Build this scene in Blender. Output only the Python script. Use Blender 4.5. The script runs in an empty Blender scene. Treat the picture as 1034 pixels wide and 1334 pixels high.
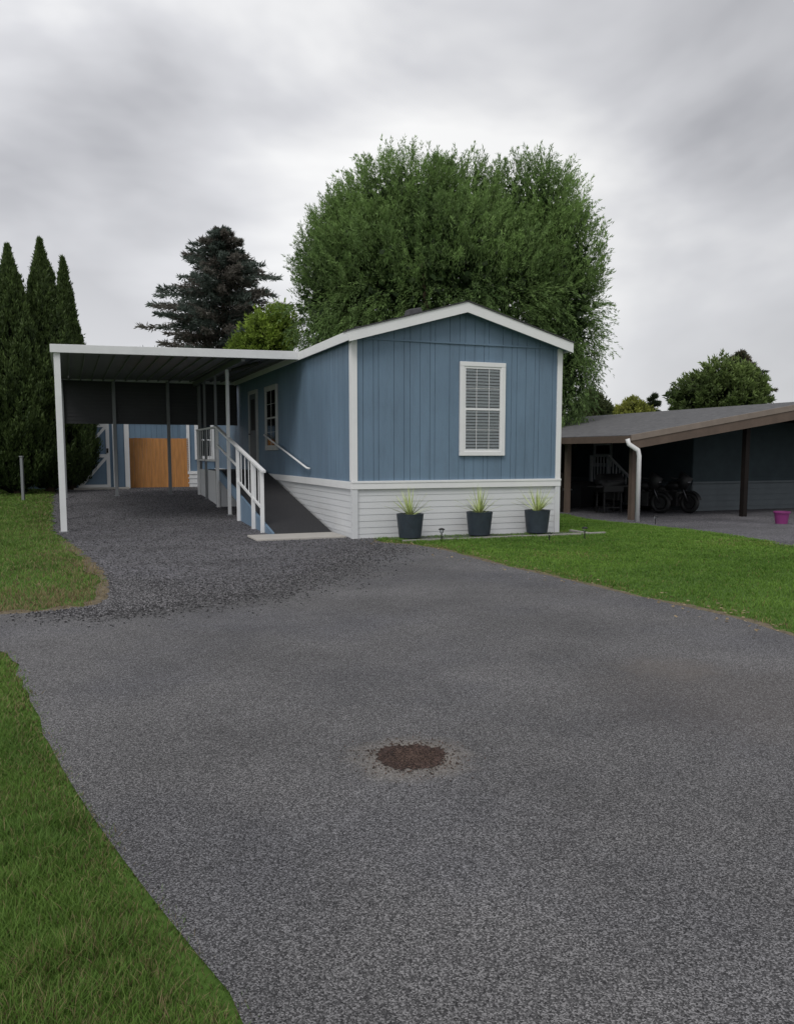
import bpy, math, random
import numpy as np
from mathutils import Vector, geometry
random.seed(5); rng=np.random.default_rng(5)
C=bpy.context.scene.collection
R=math.radians
# ------------------------------------------------ camera model / terrain
CAMH=1.6; PITCH=R(6); FPX=1080.0; PY0=703.5
cP,sP=math.cos(PITCH),math.sin(PITCH)
def sm(t): t=min(1,max(0,t)); return t*t*(3-2*t)
def gz(x,y):
    a=sm((x+3)/6.0)
    return (1-a)*0.40*sm((y-16.5)/9.5)+a*(-0.20)*sm((y-15)/7.0)
def npsm(t): t=np.clip(t,0,1); return t*t*(3-2*t)
def gzn(x,y):
    a=npsm((x+3)/6.0)
    return (1-a)*0.40*npsm((y-16.5)/9.5)+a*(-0.20)*npsm((y-15)/7.0)
def ray(px,py):
    a=(px-517)/FPX; b=(PY0-py)/FPX
    return Vector((a,cP+b*sP,-sP+b*cP))
def G(px,py):
    d=ray(px,py); z=0
    for _ in range(40):
        t=(z-CAMH)/d.z; t=max(0.5,min(t,400))
        z=0.5*z+0.5*gz(d.x*t,d.y*t)
    return (d.x*t,d.y*t)
TH=R(21.6); U=Vector((math.cos(TH),math.sin(TH),0)); V=Vector((-math.sin(TH),math.cos(TH),0))
o_=G(460,703); O=Vector((o_[0],o_[1],0)); W=4.4
N=Vector((6.23,22.0,0))
def FW(u,v,z=0,org=O): return org+U*u+V*v+Vector((0,0,z))
def H(px,py,v=0.0):
    d=ray(px,py); c=Vector((0,0,CAMH)); p=O+V*v
    t=(p-c).dot(V)/d.dot(V); q=c+d*t
    return (q-O).dot(U), q.z
def gf(u,v,org=O):
    p=FW(u,v,0,org); return gz(p.x,p.y)
# ------------------------------------------------ mesh helpers
class MB:
    def __init__(s): s.v=[]; s.f=[]
    def hexa(s,b,t):
        n=len(s.v); s.v+=[tuple(p) for p in b]+[tuple(p) for p in t]
        s.f+=[(n+3,n+2,n+1,n),(n+4,n+5,n+6,n+7)]+[(n+i,n+(i+1)%4,n+4+(i+1)%4,n+4+i) for i in range(4)]
        return s
    def box(s,x0,x1,y0,y1,z0,z1):
        return s.hexa([(x0,y0,z0),(x1,y0,z0),(x1,y1,z0),(x0,y1,z0)],[(x0,y0,z1),(x1,y0,z1),(x1,y1,z1),(x0,y1,z1)])
    def beam(s,p,q,w,h,up=(0,0,1)):
        p=Vector(p); q=Vector(q); d=(q-p).normalized(); up=Vector(up)
        if abs(d.dot(up))>.98: up=Vector((0,1,0))
        a=d.cross(up).normalized()*w/2; b=a.cross(d).normalized()*h/2
        return s.hexa([p-a-b,p+a-b,p+a+b,p-a+b],[q-a-b,q+a-b,q+a+b,q-a+b])
    def tube(s,pts,rad,n=8,cap=True):
        pts=[Vector(p) for p in pts]
        if not hasattr(rad,'__len__'): rad=[rad]*len(pts)
        base=len(s.v); ref=Vector((0.13,0.21,1)).normalized()
        for i,p in enumerate(pts):
            d=(pts[min(i+1,len(pts)-1)]-pts[max(i-1,0)]).normalized()
            r0=ref if abs(d.dot(ref))<.9 else Vector((1,0.1,0)).normalized()
            a=d.cross(r0).normalized(); b=d.cross(a)
            for k in range(n):
                t=2*math.pi*k/n; s.v.append(tuple(p+(a*math.cos(t)+b*math.sin(t))*rad[i]))
        for i in range(len(pts)-1):
            for k in range(n):
                s.f.append((base+i*n+k,base+i*n+(k+1)%n,base+(i+1)*n+(k+1)%n,base+(i+1)*n+k))
        if cap:
            s.f.append(tuple(base+k for k in range(n))[::-1]); e=base+(len(pts)-1)*n; s.f.append(tuple(e+k for k in range(n)))
        return s
    def lathe(s,prof,c=(0,0,0),n=28):
        base=len(s.v)
        for r,z in prof:
            for k in range(n):
                t=2*math.pi*k/n; s.v.append((c[0]+r*math.cos(t),c[1]+r*math.sin(t),c[2]+z))
        for i in range(len(prof)-1):
            for k in range(n):
                s.f.append((base+i*n+k,base+i*n+(k+1)%n,base+(i+1)*n+(k+1)%n,base+(i+1)*n+k))
        return s
    def torus(s,c,axis,R0,r,n=28,m=8):
        axis=Vector(axis).normalized(); a=axis.cross(Vector((0,0,1))).normalized(); b=axis.cross(a); base=len(s.v); c=Vector(c)
        for i in range(n):
            t=2*math.pi*i/n; d=a*math.cos(t)+b*math.sin(t)
            for j in range(m):
                q=2*math.pi*j/m; s.v.append(tuple(c+d*(R0+r*math.cos(q))+axis*r*math.sin(q)))
        for i in range(n):
            for j in range(m):
                s.f.append((base+i*m+j,base+((i+1)%n)*m+j,base+((i+1)%n)*m+(j+1)%m,base+i*m+(j+1)%m))
        return s
    def build(s,name,mat,parent=None,off=(0,0,0),smooth=False,bevel=0):
        me=bpy.data.meshes.new(name); me.from_pydata([(a-off[0],b-off[1],c-off[2]) for a,b,c in s.v],[],s.f)
        me.materials.append(mat)
        if smooth:
            for p in me.polygons: p.use_smooth=True
        me.validate(); me.update()
        o=bpy.data.objects.new(name,me); C.objects.link(o)
        if parent: o.parent=parent
        if bevel:
            b=o.modifiers.new('bevel','BEVEL'); b.width=bevel; b.segments=2; b.limit_method='ANGLE'
        return o
def npmesh(name,Vt,F,mat,cols=None,parent=None):
    me=bpy.data.meshes.new(name); Vt=np.ascontiguousarray(Vt,dtype=np.float32); F=np.ascontiguousarray(F,dtype=np.int32)
    m,k=F.shape
    me.vertices.add(len(Vt)); me.vertices.foreach_set('co',Vt.ravel())
    me.loops.add(m*k); me.loops.foreach_set('vertex_index',F.ravel())
    me.polygons.add(m); me.polygons.foreach_set('loop_start',np.arange(0,m*k,k,dtype=np.int32))
    me.update(calc_edges=True)
    if cols is not None:
        at=me.color_attributes.new('col','FLOAT_COLOR','POINT')
        c4=np.ones((len(Vt),4),dtype=np.float32); c4[:,:3]=cols; at.data.foreach_set('color',c4.ravel())
    me.materials.append(mat)
    o=bpy.data.objects.new(name,me); C.objects.link(o)
    if parent: o.parent=parent
    return o
def tag(o,label,cat=None,group=None,kind=None):
    o['label']=label
    if cat: o['category']=cat
    if group: o['group']=group
    if kind: o['kind']=kind
    return o
def thing(name,label,cat,loc,rz=0,group=None):
    o=bpy.data.objects.new(name,None); C.objects.link(o); o.location=loc; o.rotation_euler=(0,0,rz); o.empty_display_size=.2
    return tag(o,label,cat,group)
# ------------------------------------------------ materials
def nmat(name):
    m=bpy.data.materials.new(name); m.use_nodes=True; nt=m.node_tree; b=nt.nodes['Principled BSDF']; return m,nt,b
def mat(name,col,rough=.6,var=.12,scale=2.5,bump=.0,bscale=40,stretch=(1,1,1),metal=0,dirt=None,spec=.4):
    m,nt,b=nmat(name); n=nt.nodes; l=nt.links
    tc=n.new('ShaderNodeTexCoord'); mp=n.new('ShaderNodeMapping'); mp.inputs['Scale'].default_value=stretch
    l.new(tc.outputs['Object'],mp.inputs[0])
    no=n.new('ShaderNodeTexNoise'); no.inputs['Scale'].default_value=scale; no.inputs['Detail'].default_value=8; no.inputs['Roughness'].default_value=.65
    l.new(mp.outputs[0],no.inputs['Vector'])
    rp=n.new('ShaderNodeMapRange'); rp.inputs[1].default_value=.3; rp.inputs[2].default_value=.7; l.new(no.outputs['Fac'],rp.inputs[0])
    mx=n.new('ShaderNodeMix'); mx.data_type='RGBA'
    mx.inputs[6].default_value=[c*(1-var) for c in col]+[1]; mx.inputs[7].default_value=[min(1,c*(1+var)) for c in col]+[1]
    l.new(rp.outputs[0],mx.inputs[0]); out=mx.outputs[2]
    if dirt:
        n2=n.new('ShaderNodeTexNoise'); n2.inputs['Scale'].default_value=dirt[1]; n2.inputs['Detail'].default_value=10; n2.inputs['Roughness'].default_value=.75
        mp2=n.new('ShaderNodeMapping'); mp2.inputs['Scale'].default_value=dirt[3]; l.new(tc.outputs['Object'],mp2.inputs[0]); l.new(mp2.outputs[0],n2.inputs['Vector'])
        r2=n.new('ShaderNodeMapRange'); r2.inputs[1].default_value=.5; r2.inputs[2].default_value=.8; r2.inputs[4].default_value=dirt[2]; l.new(n2.outputs['Fac'],r2.inputs[0])
        m2=n.new('ShaderNodeMix'); m2.data_type='RGBA'; l.new(r2.outputs[0],m2.inputs[0]); l.new(out,m2.inputs[6]); m2.inputs[7].default_value=list(dirt[0])+[1]; out=m2.outputs[2]
    l.new(out,b.inputs['Base Color']); b.inputs['Roughness'].default_value=rough; b.inputs['Metallic'].default_value=metal; b.inputs['Specular IOR Level'].default_value=spec
    if bump:
        nb=n.new('ShaderNodeTexNoise'); nb.inputs['Scale'].default_value=bscale; nb.inputs['Detail'].default_value=5; l.new(mp.outputs[0],nb.inputs['Vector'])
        bp=n.new('ShaderNodeBump'); bp.inputs['Strength'].default_value=bump; bp.inputs['Distance'].default_value=.01; l.new(nb.outputs['Fac'],bp.inputs['Height']); l.new(bp.outputs[0],b.inputs['Normal'])
    return m
def vmat(name,rough=.6,trans=.0,spec=.3):
    m,nt,b=nmat(name); n=nt.nodes; l=nt.links
    a=n.new('ShaderNodeAttribute'); a.attribute_name='col'; l.new(a.outputs['Color'],b.inputs['Base Color']); b.inputs['Roughness'].default_value=rough; b.inputs['Specular IOR Level'].default_value=spec
    if trans:
        t=n.new('ShaderNodeBsdfTranslucent'); l.new(a.outputs['Color'],t.inputs[0]); ms=n.new('ShaderNodeMixShader'); ms.inputs[0].default_value=trans
        l.new(b.outputs[0],ms.inputs[1]); l.new(t.outputs[0],ms.inputs[2]); l.new(ms.outputs[0],n['Material Output'].inputs[0])
    return m
def stonemat(name,c0,c1,scale,tint,big=.5,bump=.6,patch=None,mid=.5,lo=.7,hi=1.3,tw=.5):
    m,nt,b=nmat(name); n=nt.nodes; l=nt.links
    ge=n.new('ShaderNodeNewGeometry')
    vo=n.new('ShaderNodeTexVoronoi'); vo.inputs['Scale'].default_value=scale; l.new(ge.outputs['Position'],vo.inputs['Vector'])
    bw=n.new('ShaderNodeSeparateColor'); l.new(vo.outputs['Color'],bw.inputs[0])
    cr=n.new('ShaderNodeValToRGB'); e=cr.color_ramp.elements; e[0].position=0; e[0].color=[*c0,1]; e[1].position=1; e[1].color=[*c1,1]
    k=e.new(mid); k.color=[(a*.68+bb*.32) for a,bb in zip(c0,c1)]+[1]; l.new(bw.outputs[0],cr.inputs[0])
    no=n.new('ShaderNodeTexNoise'); no.inputs['Scale'].default_value=big; no.inputs['Detail'].default_value=8; no.inputs['Roughness'].default_value=.62; l.new(ge.outputs['Position'],no.inputs['Vector'])
    mr=n.new('ShaderNodeMapRange'); mr.inputs[1].default_value=.32; mr.inputs[2].default_value=.7; mr.inputs[3].default_value=lo; mr.inputs[4].default_value=hi; l.new(no.outputs['Fac'],mr.inputs[0])
    mu=n.new('ShaderNodeMix'); mu.data_type='RGBA'; mu.blend_type='MULTIPLY'; mu.inputs[0].default_value=1; l.new(cr.outputs[0],mu.inputs[6]); l.new(mr.outputs[0],mu.inputs[7])
    n2=n.new('ShaderNodeTexNoise'); n2.inputs['Scale'].default_value=big*1.3; n2.inputs['Detail'].default_value=6
    ad=n.new('ShaderNodeVectorMath'); ad.inputs[1].default_value=(13,7,3); l.new(ge.outputs['Position'],ad.inputs[0]); l.new(ad.outputs[0],n2.inputs['Vector'])
    r2=n.new('ShaderNodeMapRange'); r2.inputs[1].default_value=.48; r2.inputs[2].default_value=.72; r2.inputs[4].default_value=tw; l.new(n2.outputs['Fac'],r2.inputs[0])
    m2=n.new('ShaderNodeMix'); m2.data_type='RGBA'; m2.blend_type='MULTIPLY'; l.new(r2.outputs[0],m2.inputs[0]); l.new(mu.outputs[2],m2.inputs[6]); m2.inputs[7].default_value=[*tint,1]
    out=m2.outputs[2]
    for (px,pyy,rr,col,st) in (patch or []):
        sb=n.new('ShaderNodeVectorMath'); sb.operation='DISTANCE'; sb.inputs[1].default_value=(px,pyy,0)
        wob=n.new('ShaderNodeTexNoise'); wob.inputs['Scale'].default_value=5; wob.inputs['Detail'].default_value=8; wob.inputs['Roughness'].default_value=.7; l.new(ge.outputs['Position'],wob.inputs['Vector'])
        l.new(ge.outputs['Position'],sb.inputs[0])
        aa=n.new('ShaderNodeMath'); aa.operation='MULTIPLY_ADD'; aa.inputs[1].default_value=rr*1.1; l.new(wob.outputs['Fac'],aa.inputs[0]); l.new(sb.outputs['Value'],aa.inputs[2])
        mm=n.new('ShaderNodeMapRange'); mm.interpolation_type='SMOOTHSTEP'; mm.inputs[1].default_value=rr*.85; mm.inputs[2].default_value=rr*1.75; mm.inputs[3].default_value=st; mm.inputs[4].default_value=0; l.new(aa.outputs[0],mm.inputs[0])
        sc=n.new('ShaderNodeMath'); sc.operation='MULTIPLY_ADD'; sc.inputs[1].default_value=.8; sc.inputs[2].default_value=.5; l.new(bw.outputs[1],sc.inputs[0])
        s2=n.new('ShaderNodeMath'); s2.operation='MULTIPLY'; s2.use_clamp=True; l.new(sc.outputs[0],s2.inputs[0]); l.new(mm.outputs[0],s2.inputs[1])
        mk=n.new('ShaderNodeMix'); mk.data_type='RGBA'; l.new(s2.outputs[0],mk.inputs[0]); l.new(out,mk.inputs[6]); mk.inputs[7].default_value=[*col,1]; out=mk.outputs[2]
    l.new(out,b.inputs['Base Color']); b.inputs['Roughness'].default_value=.85; b.inputs['Specular IOR Level'].default_value=.25
    bp=n.new('ShaderNodeBump'); bp.inputs['Strength'].default_value=bump; bp.inputs['Distance'].default_value=.004; bp.invert=True
    l.new(vo.outputs['Distance'],bp.inputs['Height']); l.new(bp.outputs[0],b.inputs['Normal'])
    return m
M={}
M['blue']=mat('blue_siding',(.142,.215,.298),.6,.15,1.3,.25,60,(1,1,.25),dirt=((.09,.125,.165),2.2,.5,(2.5,2.5,.5)))
M['bluegroove']=mat('blue_groove',(.045,.07,.10),.8)
M['white']=mat('white_trim',(.78,.785,.79),.5,.05,3,.08,50,dirt=((.5,.49,.45),3,.2,(1,1,1)))
M['skirt']=mat('white_skirting',(.64,.655,.67),.5,.04,.6,dirt=((.44,.42,.38),1.2,.3,(.6,.6,1.5)))
M['roof']=mat('dark_shingles',(.06,.06,.065),.9,.3,12,.6,30)
M['metalwhite']=mat('white_painted_metal',(.68,.69,.7),.45,.06,3)
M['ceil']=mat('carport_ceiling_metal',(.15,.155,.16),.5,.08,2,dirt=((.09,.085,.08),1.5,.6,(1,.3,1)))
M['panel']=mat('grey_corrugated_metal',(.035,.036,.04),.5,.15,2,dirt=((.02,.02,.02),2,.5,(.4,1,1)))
M['rampsurf']=mat('ramp_rolled_roofing',(.03,.03,.033),.95,.3,30,.5,80)
M['conc']=mat('concrete',(.42,.40,.37),.9,.15,4,.3,60,dirt=((.22,.21,.19),4,.6,(1,1,1)))
M['edge']=mat('weathered_edging_stone',(.28,.27,.25),.95,.3,6,.4,50,dirt=((.1,.1,.08),5,.6,(1,1,1)))
M['wood']=mat('cedar_boards',(.5,.23,.075),.7,.25,5,.2,30,(3,3,.3))
M['pot']=mat('slate_pot',(.03,.042,.055),.5,.25,6,.2,40)
M['soil']=mat('soil',(.05,.035,.025),.95,.3,20,.6,40)
M['dirt']=mat('dry_soil_and_dead_grass',(.13,.105,.068),.95,.5,14,.8,50)
M['bark']=mat('bark',(.09,.065,.045),.95,.35,8,.7,20,(1,1,.2))
M['blinds']=mat('blinds',(.82,.83,.83),.5,.03)
M['dark']=mat('dark_room',(.02,.022,.025),.7)
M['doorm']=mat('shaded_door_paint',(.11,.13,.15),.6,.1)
M['shadewhite']=mat('shaded_white_trim',(.42,.43,.43),.6,.1)  # white trim with the shade under the carport put into its colour
M['black']=mat('black_plastic',(.012,.012,.013),.55,.2)
M['brown']=mat('brown_fascia',(.115,.083,.064),.7,.15,3,.15,30)
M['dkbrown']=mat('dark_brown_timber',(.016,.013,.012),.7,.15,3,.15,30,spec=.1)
M['tan']=mat('tan_fascia',(.22,.18,.15),.7,.12,3,.1,30)
M['shingle']=mat('grey_weathered_shingles',(.125,.125,.13),.95,.35,6,.6,25,dirt=((.06,.06,.055),3,.6,(1,1,1)),spec=.1)
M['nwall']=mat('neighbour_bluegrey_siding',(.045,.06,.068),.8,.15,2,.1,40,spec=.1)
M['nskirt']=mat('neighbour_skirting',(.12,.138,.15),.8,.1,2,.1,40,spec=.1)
M['dimwhite']=mat('shaded_white_paint',(.3,.31,.32),.7,.1)  # white paint greyed so its colour carries the shade under the neighbouring roof
M['pink']=mat('magenta_plastic',(.22,.035,.16),.5,.15)
M['chrome']=mat('chrome',(.12,.12,.13),.4,.05,metal=1)
M['grey']=mat('grey_metal_post',(.19,.2,.21),.5,.1)
M['leaf']=vmat('leaf',.55,.4)
M['grass']=vmat('grass_blade',.6,.35)
M['stone']=vmat('loose_stone',.85)
M['yucca']=mat('spiky_leaf',(.5,.58,.24),.5,.35,6)
g,nt,b=nmat('window_glass'); n=nt.nodes; l=nt.links
gl=n.new('ShaderNodeBsdfGlossy'); gl.inputs['Roughness'].default_value=.04; tr=n.new('ShaderNodeBsdfTransparent'); tr.inputs[0].default_value=(.9,.92,.93,1); ms=n.new('ShaderNodeMixShader')
fr=n.new('ShaderNodeFresnel'); fr.inputs[0].default_value=1.45; l.new(fr.outputs[0],ms.inputs[0]); l.new(tr.outputs[0],ms.inputs[1]); l.new(gl.outputs[0],ms.inputs[2]); l.new(ms.outputs[0],n['Material Output'].inputs[0]); M['glass']=g
pc=G(536,989); br=G(960,910); br2=G(870,872); lt=G(700,830)
M['chip']=stonemat('chipseal',(.021,.0208,.0225),(.275,.27,.275),205,(.68,.70,.78),.5,.7,
    [(br[0],br[1],1.1,(.085,.07,.062),.3),(br2[0],br2[1],.4,(.15,.13,.115),.35),(pc[0],pc[1],.33,(.26,.235,.205),.75)],mid=.6,lo=.74,hi=1.28,tw=.6)
M['gravel']=stonemat('crushed_gravel',(.022,.022,.025),(.22,.215,.23),55,(.8,.8,.86),.6,1.0)
M['redgravel']=stonemat('brown_gravel',(.022,.015,.013),(.11,.07,.06),130,(.8,.75,.7),2,1.0)
g,nt,b=nmat('lawn_ground'); n=nt.nodes; l=nt.links
ge=n.new('ShaderNodeNewGeometry'); no=n.new('ShaderNodeTexNoise'); no.inputs['Scale'].default_value=.9; no.inputs['Detail'].default_value=9; no.inputs['Roughness'].default_value=.7; l.new(ge.outputs['Position'],no.inputs['Vector'])
cr=n.new('ShaderNodeValToRGB'); e=cr.color_ramp.elements; e[0].position=.3; e[0].color=(.05,.095,.02,1); e[1].position=.75; e[1].color=(.13,.15,.05,1); k=e.new(.55); k.color=(.075,.14,.028,1)
l.new(no.outputs['Fac'],cr.inputs[0]); l.new(cr.outputs[0],b.inputs['Base Color']); b.inputs['Roughness'].default_value=.95; b.inputs['Specular IOR Level'].default_value=.1; M['lawn']=g
# ------------------------------------------------ ground sheets
def axis(a,b,c,d,st):
    mid=list(np.arange(b,c+1e-6,st)); lo=[b-x for x in (1,3,7,15,35,80,200,500,1500) if b-x>a]; hi=[c+x for x in (1,3,7,15,35,80,200,500,1500) if c+x<d]
    return np.array(sorted(lo)+mid+hi)
xs=axis(-1600,-22,22,1600,.5); ys=axis(-300,-4,34,2000,.5)
X,Y=np.meshgrid(xs,ys); Z=gzn(X,Y); nx,ny=len(xs),len(ys)
idx=np.arange(nx*ny).reshape(ny,nx)
F=np.stack([idx[:-1,:-1],idx[:-1,1:],idx[1:,1:],idx[1:,:-1]],-1).reshape(-1,4)
gr=npmesh('ground',np.stack([X,Y,Z],-1).reshape(-1,3),F,M['lawn']); tag(gr,'green lawn ground running around the driveway and houses','ground',kind='structure')
for p in gr.data.polygons: p.use_smooth=True
def pip(px,py,poly):
    ins=np.zeros(len(px),bool); n=len(poly)
    for i in range(n):
        x0,y0=poly[i]; x1,y1=poly[(i+1)%n]
        if y0==y1: continue
        c=((y0>py)!=(y1>py))&(px<(x1-x0)*(py-y0)/(y1-y0)+x0); ins^=c
    return ins
def rough(poly,step=.25,amp=.05):
    out=[]
    for i in range(len(poly)):
        a=np.array(poly[i][:2],float); b2=np.array(poly[(i+1)%len(poly)][:2],float); L=np.linalg.norm(b2-a); k=max(1,int(min(L,60)/step)); nn=np.array([-(b2-a)[1],(b2-a)[0]])/max(L,1e-6)
        for j in range(k):
            out.append(tuple(a+(b2-a)*j/k+nn*rng.normal(0,amp)*(j>0)))
    return out
def chaikin(p,it=2,closed=False):
    for _ in range(it):
        q=[p[0]]
        for a,b2 in zip(p[:-1],p[1:]):
            q.append((a[0]*.75+b2[0]*.25,a[1]*.75+b2[1]*.25)); q.append((a[0]*.25+b2[0]*.75,a[1]*.25+b2[1]*.75))
        q.append(p[-1]); p=q
    return p
def sheet(name,poly,dz,m,label,step=.5):
    xs_=[p[0] for p in poly]; ys_=[p[1] for p in poly]
    gx,gy=np.meshgrid(np.arange(min(xs_),max(xs_),step),np.arange(min(ys_),max(ys_),step)); gx=gx.ravel()+.013; gy=gy.ravel()+.017
    k=pip(gx,gy,poly); pts=[Vector(p) for p in poly]+[Vector((a,b2)) for a,b2 in zip(gx[k],gy[k])]
    nn=len(poly); r=geometry.delaunay_2d_cdt(pts,[(i,(i+1)%nn) for i in range(nn)],[],0,1e-4)
    vs=np.array([(p.x,p.y) for p in r[0]]); fs=np.array([f for f in r[2] if len(f)==3])
    ce=vs[fs].mean(1); keep=pip(ce[:,0],ce[:,1],poly); fs=fs[keep]
    z=gzn(vs[:,0],vs[:,1])+dz
    o=npmesh(name,np.column_stack([vs,z]),fs,m)
    return tag(o,label,name.replace('_',' '),kind='structure')
F2=lambda u,v,org=O: tuple(FW(u,v,0,org)[:2])
edgeA=chaikin([G(-250,838),G(0,840),G(28,878),G(60,965),G(105,1045),G(180,1150),G(255,1245),G(330,1334),(0.1,.6),(.9,-4)])
edgeC=chaikin([(16,3.2),G(1300,905),G(1034,832),G(960,806),G(850,783),G(740,757),G(650,737),G(590,720),G(545,711),G(488,707)])
edgeB=chaikin([F2(-5.25,15.5),F2(-5.25,9),F2(-5.2,3.6),G(92,706),G(136,742),G(146,770),G(138,790),G(70,797),G(0,803),G(-250,806)])
drive=edgeA+[(16,-4)]+edgeC+[F2(.6,.6),F2(.6,5)]+[F2(-5.2,5)]+edgeB[ next(i for i,p in enumerate(edgeB) if p[1]<FW(-5.2,3.6).y+.2):]
drive=rough(drive,.15,.02)
sheet('driveway',drive,.012,M['chip'],'dark grey chip sealed driveway sweeping up to the blue home')
cut=next(i for i,p in enumerate(edgeB) if p[1]<G(140,790)[1]+.15)
gb=[G(150,786),G(200,778),G(265,776),G(330,768),G(395,750),G(450,728),G(500,712),F2(.6,.5),F2(.6,15.5)]
grav=edgeB[:cut]+gb
gravp=rough(grav,.09,.05)
sheet('gravel_drive',gravp,.016,M['gravel'],'loose dark gravel parking area running under the white carport')
ngrav=rough([G(700,668),G(760,676),G(830,684),G(940,697),G(1034,713),G(1400,770),(26,20),(22,36),(3,36)],.3,.04)
sheet('neighbour_driveway',ngrav,.014,M['gravel'],'grey gravel drive beneath the brown roofed carport next door')
def strip(line,pick,wd,amp):
    p=np.array(line); t=np.gradient(p,axis=0); nrm=np.column_stack([-t[:,1],t[:,0]]); nrm/=np.linalg.norm(nrm,axis=1,keepdims=True)+1e-9
    s=np.sign((nrm*np.array(pick)).sum(1)); nrm*=s[:,None]; i=np.arange(len(p)); ww=wd*(.6+.4*np.sin(i*1.7)+amp*rng.random(len(p)))
    q=p+nrm*ww[:,None]; return [tuple(a) for a in p-nrm*.03]+[tuple(a) for a in q[::-1]]
eC=[p for p in edgeC if p[1]>4.5 and p[0]<9]
sheet('lawn_edge_soil',rough(strip(eC,(0,1),.12,.5),.12,.015),.0105,M['dirt'],'bare dry soil and dead grass along the edge of the front lawn')
eB=[p for p in edgeB if 7.8<p[1]<15.5 and p[0]>-7.2]
sheet('verge_edge_soil',rough(strip(eB,(-1,.6),.18,.6),.12,.02),.0105,M['dirt'],'bare dry soil and dead grass at the tip of the left verge')
pr=[(pc[0]+.18*math.cos(t)*(1+.08*math.sin(3*t)),pc[1]+.19*math.sin(t)*(1+.08*math.cos(2*t))) for t in np.linspace(0,2*math.pi,40)[:-1]]
sheet('gravel_patch',rough(pr,.012,.016),.0155,M['redgravel'],'round reddish brown gravel patch in the middle of the driveway',.1)
def stones(name,px,py,dz,smin,smax,c0,c1,label,cat):
    n_=len(px); s=rng.uniform(smin,smax,(n_,1)); base=np.array([[1,0,0],[0,1,0],[-1,0,0],[0,-1,0],[0,0,.7],[0,0,-.5]])
    ang=rng.uniform(0,6.28,n_); ca,sa=np.cos(ang),np.sin(ang)
    b_=base[None]*rng.uniform(.55,1.1,(n_,6,1))*s[:,:,None]
    x=b_[:,:,0]*ca[:,None]-b_[:,:,1]*sa[:,None]+px[:,None]; y=b_[:,:,0]*sa[:,None]+b_[:,:,1]*ca[:,None]+py[:,None]
    z=b_[:,:,2]+(gzn(px,py)+dz)[:,None]+s*.2
    Vv=np.stack([x,y,z],-1).reshape(-1,3)
    fb=np.array([[0,1,4],[1,2,4],[2,3,4],[3,0,4],[1,0,5],[2,1,5],[3,2,5],[0,3,5]])
    Ff=(np.arange(n_)[:,None,None]*6+fb[None]).reshape(-1,3)
    t=rng.random((n_,1))**1.6; col=np.array(c0)*(1-t)+np.array(c1)*t; col=np.repeat(col,6,0)
    return tag(npmesh(name,Vv,Ff,M['stone'],col),label,cat,kind='stuff')
def scatter(poly,n_):
    a=np.array(poly); x=rng.uniform(a[:,0].min(),a[:,0].max(),n_); y=rng.uniform(a[:,1].min(),a[:,1].max(),n_); k=pip(x,y,poly); return x[k],y[k]
x,y=scatter(grav,80000); x+=rng.normal(0,.12,len(x)); y+=rng.normal(0,.15,len(x))
ge_=np.array(edgeB[max(0,cut-6):cut]+gb[:7]); k=rng.integers(0,len(ge_)-1,26000); tt=rng.random(26000); q=ge_[k]*(1-tt[:,None])+ge_[k+1]*tt[:,None]; x=np.concatenate([x,q[:,0]+rng.normal(0,.4,26000)]); y=np.concatenate([y,q[:,1]+rng.normal(0,.4,26000)-.1])
k=pip(x,y,drive)|pip(x,y,grav); x,y=x[k],y[k]
stones('loose_gravel',x,y,.016,.006,.018,(.03,.03,.032),(.23,.225,.235),'loose crushed stones strewn over the gravel parking area','gravel')
a=rng.random(2400)*6.28; r_=np.abs(rng.normal(0,.135,2400))
stones('brown_pebbles',pc[0]+r_*np.cos(a),pc[1]+r_*np.sin(a),.0155,.003,.007,(.025,.016,.013),(.15,.1,.08),'small brown pebbles filling the round patch in the driveway','gravel')
x,y=scatter([(-3,1.2),(4,1.2),(5,9),(-6,9)],90000); k=pip(x,y,drive); x,y=x[k],y[k]
stones('loose_chippings',x,y,.012,.0013,.0033,(.03,.03,.032),(.33,.325,.33),'fine loose chippings scattered across the near driveway','gravel')
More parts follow.
